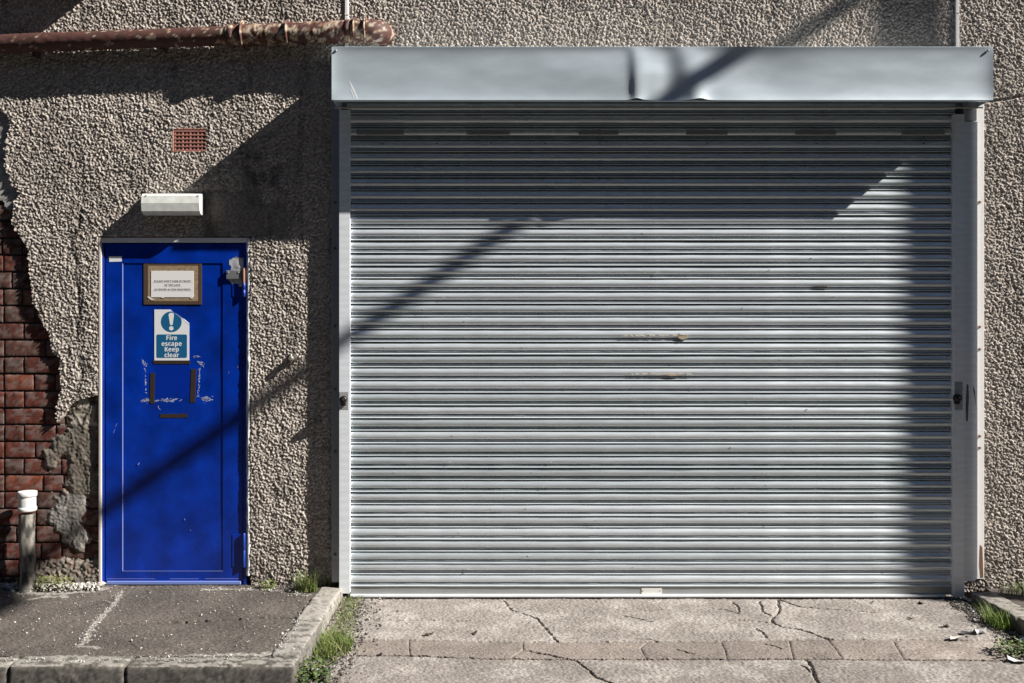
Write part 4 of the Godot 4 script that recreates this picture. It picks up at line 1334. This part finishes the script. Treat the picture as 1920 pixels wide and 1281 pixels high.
	put("cross_pin", tube([Vector3(0.001, -0.026, 0.033), Vector3(0.001, -0.024, 0.033), Vector3(0.001, 0.024, 0.033), Vector3(0.001, 0.026, 0.033)], [0.004, 0.0065, 0.0065, 0.004], 10), mat(Color(0.30, 0.27, 0.23), 0.5, 0.6), knob)
	# white cables above the shutter
	for e in [["thin white cable on the wall passing behind the rusty pipe", 650.5, 90.0], ["thin white cable above the right end of the shutter box", 1793.5, 87.0]]:
		var x: float = (e[1] - 960.0) / 323.0
		var y: float = (1100.0 - e[2]) / 323.0 - 0.06
		var cable := thing("white_cable", e[0], "cable", Vector3.ZERO, "white cables above the shutter")
		put("cover", box(Vector3(x - 0.0105, y, 0.002), Vector3(x + 0.0105, 3.95, 0.013), 0.0025), mat(Color(0.8, 0.79, 0.78), 0.5), cable)
		for k in 3:
			var c := Vector3(x, y + 0.25 + 0.22 * k, 0.0)
			put("clip", box(c + Vector3(-0.012, -0.006, 0.002), c + Vector3(0.012, 0.006, 0.0145), 0.002), mat(Color(0.6, 0.6, 0.58), 0.6), cable)
	# an unseen box, added above the frame to shade the wall at the upper left
	var shade_box := thing("added_shade_box", "unseen grey steel box added above the rusty pipe to shade the upper left wall", "added box", Vector3(-3.1, 3.52, 0))
	put("casing", box(Vector3(-1.2, 0.0, 0.0), Vector3(-2.3375 + 3.1, 0.42, 0.2), 0.006), galvanised(Color(0.4, 0.41, 0.42), 0.5, 0.5, 95), shade_box)
	for k in 6:
		put("shade_box_rib", box(Vector3(-1.1, 0.05 + 0.055 * k, 0.2), Vector3(0.6, 0.075 + 0.055 * k, 0.212), 0.003), mat(Color(0.3, 0.3, 0.3), 0.6), shade_box)


func rusty(p: Vector3) -> Color:
	# old red paint above bare, scaling iron
	var n := mid.get_noise_3d(p.x * 1.2, p.y * 1.6, p.z * 1.6) + 0.45 * fine.get_noise_3d(p.x, p.y, p.z)
	var c := Color(0.088, 0.034, 0.026).lerp(Color(0.05, 0.024, 0.02), clampf(n + 0.4, 0.0, 1.0))
	var bare := 0.38 if p.x < -1.6563 else -0.02
	if p.x > -0.805: bare = 0.10
	if n > bare:
		c = c.lerp(Color(0.42, 0.35, 0.27), clampf((n - bare) * 9.0, 0.0, 1.0))
		var spot := fine.get_noise_3d(p.x * 1.3 + 7.0, p.y * 1.3, p.z * 1.3)
		if spot > 0.08:
			c = c.lerp(Color(0.19, 0.075, 0.03), clampf((spot - 0.08) * 8.0, 0.0, 0.9))
	return c


func build_pipes() -> void:
	var iron := mat(Color(1, 1, 1), 0.72, 0.0, true)
	var z := 0.07
	var pipe := thing("rusty_pipe", "rusty red cast iron pipe running level along the wall above the door", "pipe")
	var at := func(px: float, py: float) -> Vector3: return Vector3((px - 960.0) * 4.93 / 1615.0, 1.4226 + (640.5 - py) * 4.93 / 1615.0, z)
	var run := func(a: Vector3, b: Vector3, n: int) -> Array:
		var out := []
		for k in n + 1:
			out.append(a.lerp(b, float(k) / n))
		return out
	var same := func(n: int, r: float) -> Array:
		var out := []
		for k in n + 1:
			out.append(r)
		return out
	put("pipe_length", tube(run.call(at.call(-240, 91), at.call(430, 67), 150), same.call(150, 0.052), 36, true, 0.004, rusty), iron, pipe)
	put("pipe_length", tube(run.call(at.call(428, 67.5), at.call(545, 63.5), 50), same.call(50, 0.060), 36, true, 0.007, rusty), iron, pipe)
	put("pipe_length", tube(run.call(at.call(543, 63.5), at.call(690, 58), 60), same.call(60, 0.061), 36, true, 0.007, rusty), iron, pipe)
	# bend into the wall
	var bend := []
	var radii := []
	var c: Vector3 = at.call(688, 58)
	for k in 24:
		var q := PI / 2 * minf(1.0, k / 16.0)
		bend.append(c + Vector3(0.085 * sin(q), 0.003 * k / 23.0, -0.075 * (1.0 - cos(q)) - 0.008 * maxf(0, k - 16)))
		radii.append(0.064)
	put("bend", tube(bend, radii, 36, true, 0.006, rusty), iron, pipe)
	for e in [[436, 67, 0.066, 9], [457, 66.5, 0.080, 3], [541, 63.5, 0.078, 3.5], [654, 59.5, 0.070, 8], [666, 59, 0.079, 3], [686, 58, 0.079, 3]]:
		var w: float = e[3] * 0.00152
		var m: Vector3 = at.call(e[0], e[1])
		put("flange", tube([m - Vector3(w, 0, 0), m - Vector3(w * 0.7, 0, 0), m, m + Vector3(w * 0.7, 0, 0), m + Vector3(w, 0, 0)], [e[2] * 0.93, e[2], e[2] * 1.01, e[2], e[2] * 0.93], 36, true, 0.005, rusty), iron, pipe)
	for px in [60, 300]:
		var m: Vector3 = at.call(px, 89 - px * 0.055)
		put("bracket", box(m + Vector3(-0.012, -0.055, -0.08), m + Vector3(0.012, 0.0, -0.02), 0.003), mat(Color(0.06, 0.04, 0.035), 0.8), pipe)
	# vent pipe at the foot of the wall
	var vent := thing("vent_pipe", "short dirty upright pipe with a white cap by the brick foot of the wall", "pipe", Vector3(-2.7748, 0, 0.07))
	var grime := func(p: Vector3) -> Color:
		var n := mid.get_noise_3d(p.x * 2.4, p.y * 0.5, p.z * 2.4) + 0.5 * fine.get_noise_3d(p.x, p.y * 0.4, p.z)
		var v := clampf(0.16 + 0.42 * n, 0.03, 0.5)
		return Color(v, v * 0.92, v * 0.8)
	var body := []
	var br := []
	for k in 30:
		body.append(Vector3(0.004 * sin(k * 0.2), -0.02 + 0.455 * k / 29.0, 0))
		br.append(0.041)
	put("pipe_length", tube(body, br, 28, true, 0.002, grime), iron, vent)
	var y: float = 0.4534
	var chalky := func(p: Vector3) -> Color:
		var v := 0.6 * (1.0 + 0.35 * mid.get_noise_3d(p.x * 1.5, p.y * 0.8, p.z * 1.5) + 0.25 * fine.get_noise_3d(p.x, p.y, p.z))
		return Color(v, v * 0.985, v * 0.95)
	var cap := put("cap", tube([Vector3(0, y + 0.02, 0), Vector3(0, y + 0.05, 0), Vector3(0, y + 0.09, 0)], [0.0445, 0.045, 0.0445], 28, true, 0.0, chalky), iron, vent)
	for e in [[y, 0.049, 0.024], [y + 0.082, 0.0505, 0.030]]:
		put("collar", tube([Vector3(0, e[0], 0), Vector3(0, e[0] + 0.003, 0), Vector3(0, e[0] + 0.5 * e[2], 0), Vector3(0, e[0] + e[2] - 0.003, 0), Vector3(0, e[0] + e[2], 0)], [e[1] - 0.003, e[1], e[1], e[1], e[1] - 0.003], 28, true, 0.0, chalky), iron, cap)


func build_street_lamp() -> void:
	var steel := galvanised(Color(0.35, 0.36, 0.36), 0.5, 0.5, 97)
	var lamp := thing("street_lamp", "tall grey street lamp with an arm over the road, right of the shutter", "street lamp", Vector3(7.258, -0.02, 1.6))
	var post := []
	var r := []
	for k in 30:
		post.append(Vector3(0, 7.62 * k / 29.0, 0))
		r.append(0.10 if k < 5 else 0.069)
	put("post", tube(post, r, 20), steel, lamp)
	put("base", tube([Vector3(0, 0, 0), Vector3(0, 0.05, 0), Vector3(0, 0.08, 0)], [0.17, 0.17, 0.12], 20), steel, lamp)
	put("arm", tube([Vector3(0, 7.5, -0.04), Vector3(0, 7.566, 0.0), Vector3(0, 8.04, 1.37), Vector3(0, 8.14, 1.75)], [0.05, 0.05, 0.05, 0.045], 14), steel, lamp)
	var head := put("lantern", tube([Vector3(0, 8.06, 1.62), Vector3(0, 8.07, 1.70), Vector3(0, 8.09, 2.0), Vector3(0, 8.11, 2.28), Vector3(0, 8.11, 2.34)], [0.05, 0.10, 0.13, 0.10, 0.04], 18), steel, lamp)
	put("bowl", tube([Vector3(0, 7.97, 1.78), Vector3(0, 7.95, 1.9), Vector3(0, 7.96, 2.15), Vector3(0, 7.99, 2.25)], [0.04, 0.085, 0.085, 0.03], 14), mat(Color(0.6, 0.6, 0.56), 0.3), head)


# ------------------------------------------------------------------ plants and litter

func leaf_look(c: Color) -> StandardMaterial3D:
	var m := mat(Color(1, 1, 1), 0.6, 0.0, true)
	m.backlight_enabled = true
	m.backlight = c.linear_to_srgb()
	m.cull_mode = BaseMaterial3D.CULL_DISABLED
	return m


# blades of grass: roots within a patch, heights and leans of their own
func grass(n: int, root: Callable, tall: float, lean: float, green: Color, dry: Color) -> ArrayMesh:
	var st := SurfaceTool.new()
	st.begin(Mesh.PRIMITIVE_TRIANGLES)
	st.set_smooth_group(-1)
	for k in n:
		var p: Vector3 = root.call()
		var h := tall * rng.randf_range(0.4, 1.0)
		var way := rng.randf() * TAU
		var bend := Vector3(cos(way), 0, sin(way)) * h * lean * rng.randf_range(0.2, 1.0)
		var wide := rng.randf_range(0.0015, 0.0032)
		var side := Vector3(-sin(way + rng.randf_range(-0.6, 0.6)), 0, cos(way)) * wide
		var c := green.lerp(dry, rng.randf() * rng.randf())
		var last := [p - side, p + side]
		for s in range(1, 5):
			var t := s / 4.0
			var q := p + Vector3(0, h * t * (1.0 - 0.25 * lean * t), 0) + bend * t * t
			var w := side * (1.0 - t * 0.98)
			var next := [q - w, q + w]
			st.set_color(c * rng.randf_range(0.9, 1.1))
			quad(st, last[0], last[1], next[1], next[0])
			last = next
	return done(st)


# small leaves on short stems
func leafy(n: int, root: Callable, tall: float, size: float, green: Color, dry: Color) -> ArrayMesh:
	var st := SurfaceTool.new()
	st.begin(Mesh.PRIMITIVE_TRIANGLES)
	st.set_smooth_group(-1)
	for k in n:
		var p: Vector3 = root.call()
		p.y += tall * rng.randf()
		var way := rng.randf() * TAU
		var u := Vector3(cos(way), rng.randf_range(-0.3, 0.7), sin(way)).normalized() * size * rng.randf_range(0.5, 1.0)
		var v := Vector3(-sin(way), rng.randf_range(-0.5, 0.5), cos(way)).normalized() * u.length() * 0.34
		var c := green.lerp(dry, rng.randf() * rng.randf()) * rng.randf_range(0.75, 1.25)
		var up := Vector3(0, u.length() * 0.12, 0)
		st.set_color(c)
		tri(st, p, p + u * 0.5 + v, p + u * 0.55 + up)
		tri(st, p, p + u * 0.55 + up, p + u * 0.5 - v)
		st.set_color(c * 1.1)
		tri(st, p + u * 0.5 + v, p + u, p + u * 0.55 + up)
		tri(st, p + u * 0.55 + up, p + u, p + u * 0.5 - v)
	return done(st)


func build_plants() -> void:
	var m := leaf_look(Color(0.10, 0.16, 0.02))
	rng.seed = 77
	var green := Color(0.075, 0.13, 0.018)
	var lush := Color(0.095, 0.17, 0.015)
	var dry := Color(0.32, 0.27, 0.14)
	var blob := func(c: Vector3, rx: float, rz: float) -> Callable:
		return func() -> Vector3:
			var a := rng.randf() * TAU
			var r := sqrt(rng.randf())
			return c + Vector3(cos(a) * r * rx, 0, sin(a) * r * rz)
	var strip := func(x0: float, x1: float, z0: float, z1: float) -> Callable:
		return func() -> Vector3:
			var z := rng.randf_range(z0, z1)
			var x := rng.randf_range(x0, x1) + 0.03 * mid.get_noise_1d(z * 0.6)
			return Vector3(x, -0.055 - 0.06 * z, z)
	tag(put("grass_tuft", grass(230, blob.call(Vector3(-1.1776, 0, 0.0856), 0.07, 0.035), 0.16, 0.8, green, dry), m), "upright grass tuft at the wall foot between the door and the shutter", "grass")
	tag(put("grass_tuft", grass(420, blob.call(Vector3(-0.9306, -0.0903, 0.7545) + Vector3(0.05, -0.01, 0.0), 0.10, 0.14), 0.13, 1.1, lush, dry), m), "lush green grass clump beside the left kerb, near the road", "grass")
	tag(put("grass_tuft", grass(260, blob.call(Vector3(2.5541, -0.0724, 0.4572) + Vector3(0.0, -0.01, 0), 0.055, 0.10), 0.15, 0.9, lush * 1.2, dry), m), "bright grass tuft in the shaded gutter by the right kerb", "grass")
	tag(put("grass_tuft", grass(180, blob.call(Vector3(2.93, -0.01, 0.10), 0.16, 0.08), 0.09, 1.2, green, dry), m), "low grass growing at the wall foot behind the right kerb", "grass")
	tag(put("grass_tuft", grass(36, blob.call(Vector3(-1.0565, 0, 0.0109), 0.035, 0.012), 0.11, 0.9, green * 0.8, dry), m), "few thin grass blades against the foot of the left shutter guide", "grass")
	tag(put("grass_verge", grass(1100, strip.call(-0.955, -0.84, 0.06, 0.92), 0.06, 1.3, green * 1.15, dry), m), "short grass growing along the left kerb beside the concrete", "grass", "", "stuff")
	tag(put("weed", leafy(520, blob.call(Vector3(-1.0098, -0.1092, 1.0701) + Vector3(0.02, 0.0, 0.04), 0.17, 0.10), 0.075, 0.035, Color(0.04, 0.075, 0.02), Color(0.16, 0.18, 0.06)), m), "dark leafy weed at the corner of the left kerb", "weed")
	tag(put("weed", leafy(700, blob.call(Vector3(-2.6873, 0.0, 0.05), 0.17, 0.035), 0.07, 0.017, Color(0.15, 0.19, 0.03), Color(0.36, 0.33, 0.2)), m), "small yellow-green weed at the wall foot beside the vent pipe", "weed")
	tag(put("weed", leafy(120, blob.call(Vector3(-1.4087, 0.0, 0.05), 0.05, 0.02), 0.05, 0.02, Color(0.11, 0.16, 0.03), Color(0.3, 0.28, 0.12)), m), "tiny weed at the wall foot just right of the blue door", "weed")
	tag(put("weed", leafy(240, blob.call(Vector3(2.4407, -0.0947, 0.8289) + Vector3(0, 0.0, 0), 0.10, 0.07), 0.06, 0.026, Color(0.06, 0.11, 0.02), Color(0.2, 0.2, 0.08)), m), "leafy weed in the gutter of the right kerb, near the road", "weed")


func scatter(called: String, label: String, category: String, n: int, spot: Callable, small: float, big: float, tone: Callable) -> void:
	var st := begin()
	var six := [Vector3.RIGHT, Vector3.LEFT, Vector3.UP, Vector3.DOWN, Vector3.BACK, Vector3.FORWARD]
	for f in [[0, 2, 4], [2, 1, 4], [1, 3, 4], [3, 0, 4], [2, 0, 5], [1, 2, 5], [3, 1, 5], [0, 3, 5]]:
		tri(st, six[f[0]], six[f[1]], six[f[2]])
	var mm := MultiMesh.new()
	mm.transform_format = MultiMesh.TRANSFORM_3D
	mm.use_colors = true
	mm.mesh = done(st)
	mm.instance_count = n
	for k in n:
		var p: Vector3 = spot.call()
		var s := lerpf(small, big, pow(rng.randf(), 3.0))
		var b := Basis(Vector3(rng.randfn(), rng.randfn(), rng.randfn()).normalized(), rng.randf() * TAU) * Basis.from_scale(Vector3(s * rng.randf_range(0.7, 1.5), s * rng.randf_range(0.5, 1.0), s * rng.randf_range(0.6, 1.2)))
		mm.set_instance_transform(k, Transform3D(b, p))
		mm.set_instance_color(k, tone.call())
	var o := MultiMeshInstance3D.new()
	o.multimesh = mm
	o.material_override = mat(Color(1, 1, 1), 0.9, 0.0, true)
	o.name = numbered(called)
	add_child(o)
	tag(o, label, category, "", "stuff")


func build_litter() -> void:
	rng.seed = 99
	var pale := func() -> Color:
		var v := rng.randf_range(0.2, 0.6)
		return Color(v, v * 0.95, v * 0.88)
	var dark := func() -> Color:
		var v := rng.randf_range(0.02, 0.12)
		return Color(v, v * 0.85, v * 0.7)
	var lines := [[Vector2(-2.2275, 0.0856), Vector2(-2.1332, 0.4907), Vector2(-2.0745, 0.7805), Vector2(-2.0161, 0.93)], [Vector2(-2.6489, 1.1804), Vector2(-2.2781, 1.1676), Vector2(-1.7233, 1.1612), Vector2(-1.086, 1.1026)], [Vector2(-3.545, 0.0644), Vector2(-2.7212, 0.1169), Vector2(-2.3326, 0.0432)], [Vector2(-1.7763, 0.0538), Vector2(-1.3447, 0.0644), Vector2(-1.0977, 0.2086)], [Vector2(-1.088, 0.4004), Vector2(-1.0873, 0.8189), Vector2(-1.0887, 1.049)]]
	scatter("grit", "pale stone grit scattered over the dark asphalt pavement", "grit", 1900, func() -> Vector3:
		if rng.randf() < 0.55:
			var l: Array = lines[rng.randi() % 3 if rng.randf() < 0.7 else 3 + rng.randi() % 2]
			var i := rng.randi() % (l.size() - 1)
			var p: Vector2 = l[i].lerp(l[i + 1], rng.randf())
			return Vector3(p.x + rng.randfn() * 0.022, 0.005, p.y + rng.randfn() * 0.02)
		return Vector3(rng.randf_range(-3.4, -1.1), 0.001, rng.randf_range(0.02, 1.1)), 0.0013, 0.0065, pale)
	scatter("rubble", "pale crumbled render lying along the foot of the wall at the left", "rubble", 1500, func() -> Vector3:
		var x := rng.randf_range(-3.4, -2.3653)
		return Vector3(x, 0.004 + 0.02 * rng.randf(), 0.01 + absf(rng.randfn()) * 0.03), 0.003, 0.017, pale)
	scatter("gravel", "loose pale grit and dead leaf crumbs along the edges of the concrete", "grit", 2600, func() -> Vector3:
		var z := rng.randf_range(0.05, 1.35)
		var x := -0.84 + absf(rng.randfn()) * 0.075 - 0.06 * rng.randf() if rng.randf() < 0.5 else 2.56 - absf(rng.randfn()) * 0.06
		return Vector3(x, -0.043 - 0.06 * z, z), 0.002, 0.011, func() -> Color: return pale.call() * 0.6 if rng.randf() < 0.45 else dark.call())
	scatter("leaf_mould", "dark soil and rotted leaves packed in the gutter by the right kerb", "soil", 2600, func() -> Vector3:
		var z := rng.randf_range(0.05, 1.4)
		return Vector3(rng.randf_range(2.47 + 0.05 * mid.get_noise_1d(z), 2.625), -0.046 - 0.06 * z, z), 0.004, 0.014, dark)
	scatter("dead_leaf_bits", "dark soil and dead stems in the grass along the left kerb", "soil", 1800, func() -> Vector3:
		var z := rng.randf_range(0.03, 1.35)
		return Vector3(rng.randf_range(-0.975, -0.86), -0.047 - 0.06 * z, z), 0.004, 0.013, func() -> Color: return dark.call() * 1.6)
	# single leaves and scraps
	var bits := [
		[Vector3(2.0342, -0.0534, 0.1402), 0.035, Color(0.05, 0.035, 0.025), "dark curled leaf on the concrete near the right half of the shutter"],
		[Vector3(2.3002, -0.0544, 0.1566), 0.05, Color(0.045, 0.035, 0.028), "dark curled leaf nearest the right shutter guide"],
		[Vector3(2.1352, -0.068, 0.3838), 0.04, Color(0.06, 0.045, 0.03), "flat dark leaf lying between the crack and the right gutter"],
		[Vector3(2.2752, -0.0742, 0.486), 0.055, Color(0.04, 0.03, 0.022), "dark leaf in front of the pale scraps by the right gutter"],
		[Vector3(2.3226, -0.0808, 0.5974), 0.07, Color(0.06, 0.06, 0.062), "big folded dark leaf touching the pale scrap by the right gutter"],
		[Vector3(2.4029, -0.0792, 0.57), 0.10, Color(0.42, 0.42, 0.41), "large pale torn scrap on the edge of the right gutter"],
		[Vector3(2.4765, -0.0698, 0.4134), 0.06, Color(0.44, 0.43, 0.41), "small pale scrap just above the large one by the right gutter"],
		[Vector3(2.5861, -0.0519, 0.1152), 0.07, Color(0.40, 0.41, 0.41), "pale scrap at the foot of the right shutter guide"],
		[Vector3(2.2451, -0.0845, 0.6576), 0.09, Color(0.5, 0.47, 0.43), "thin pale stick-like scrap lying flat left of the right gutter"],
		[Vector3(2.5442, -0.086, 0.6839), 0.12, Color(0.55, 0.57, 0.6), "crumpled white plastic scrap at the right edge by the kerb"],
		[Vector3(2.3959, -0.1001, 0.9184), 0.10, Color(0.5, 0.5, 0.5), "second crumpled pale scrap, closest to the road at the right edge"],
		[Vector3(-0.6982, -0.0733, 0.4716), 0.04, Color(0.05, 0.04, 0.03), "dark leaf alone on the concrete near the left kerb grass"],
		[Vector3(-0.4205, -0.0804, 0.5906), 0.05, Color(0.07, 0.05, 0.035), "thin dark twig of leaf just behind the strip of smooth slabs"],
		[Vector3(-0.1917, -0.0796, 0.5769), 0.045, Color(0.06, 0.045, 0.03), "small dark leaf behind the middle of the smooth slabs"]]
	for b in bits:
		var v: float = b[1]
		var st := begin()
		var ring := []
		var n := 9
		for k in n:
			var a := TAU * k / n
			var r := v * 0.5 * rng.randf_range(0.55, 1.1)
			ring.append(Vector3(cos(a) * r, v * rng.randf_range(0.02, 0.28), sin(a) * r * 0.6))
		var heart := Vector3(0, v * 0.08, 0)
		for k in n:
			tri(st, heart, ring[(k + 1) % n], ring[k])
			tri(st, heart - Vector3(0, 0.0015, 0), ring[k] - Vector3(0, 0.0015, 0), ring[(k + 1) % n] - Vector3(0, 0.0015, 0))
			quad(st, ring[k] - Vector3(0, 0.0015, 0), ring[k], ring[(k + 1) % n], ring[(k + 1) % n] - Vector3(0, 0.0015, 0))
		var leaf: bool = b[2].r < 0.2
		var o := put("dry_leaf" if leaf else "litter_scrap", done(st), mat(b[2], 0.8), null, b[0] + Vector3(0, 0.002, 0))
		o.rotation.y = rng.randf() * TAU
		tag(o, b[3], "leaf" if leaf else "litter", "dry leaves on the concrete" if leaf else "pale scraps by the right kerb")


func build_opposite() -> void:
	# the shaded row across the street, which the shutter mirrors and which keeps the low sky off the wall
	var dark_brick := mat(Color(0.07, 0.045, 0.038), 0.9)
	dark_brick.albedo_texture = grain(0.05, 0.6, 1.0, 51)
	dark_brick.uv1_triplanar = true
	var row := thing("brick_warehouse", "long dark brick warehouse across the street from the shutter", "building", Vector3(0, 0, 10.5))
	put("wall", box(Vector3(-24, -0.13, 0.0), Vector3(22, 7.6, 0.4), 0.01), dark_brick, row)
	put("back_wall", box(Vector3(-24, -0.13, 6.0), Vector3(22, 7.6, 6.4), 0.01), dark_brick, row)
	put("roof", box(Vector3(-24.2, 7.603, -0.15), Vector3(22.2, 7.85, 6.5), 0.02), mat(Color(0.06, 0.06, 0.065), 0.9), row)
	var pane := mat(Color(0.02, 0.025, 0.03), 0.15)
	var timber := mat(Color(0.2, 0.2, 0.19), 0.7)
	for k in 11:
		for j in 2:
			var c := Vector3(-22.0 + 4.1 * k, 1.3 + 3.1 * j, -0.02)
			var w := put("window", box(c + Vector3(-0.75, 0, -0.03), c + Vector3(0.75, 1.7, 0.015), 0.005), timber, row)
			for q in 2:
				put("pane", box(c + Vector3(-0.68 + 0.71 * q, 0.07, -0.04), c + Vector3(-0.03 + 0.71 * q, 1.63, -0.031), 0.002), pane, w)
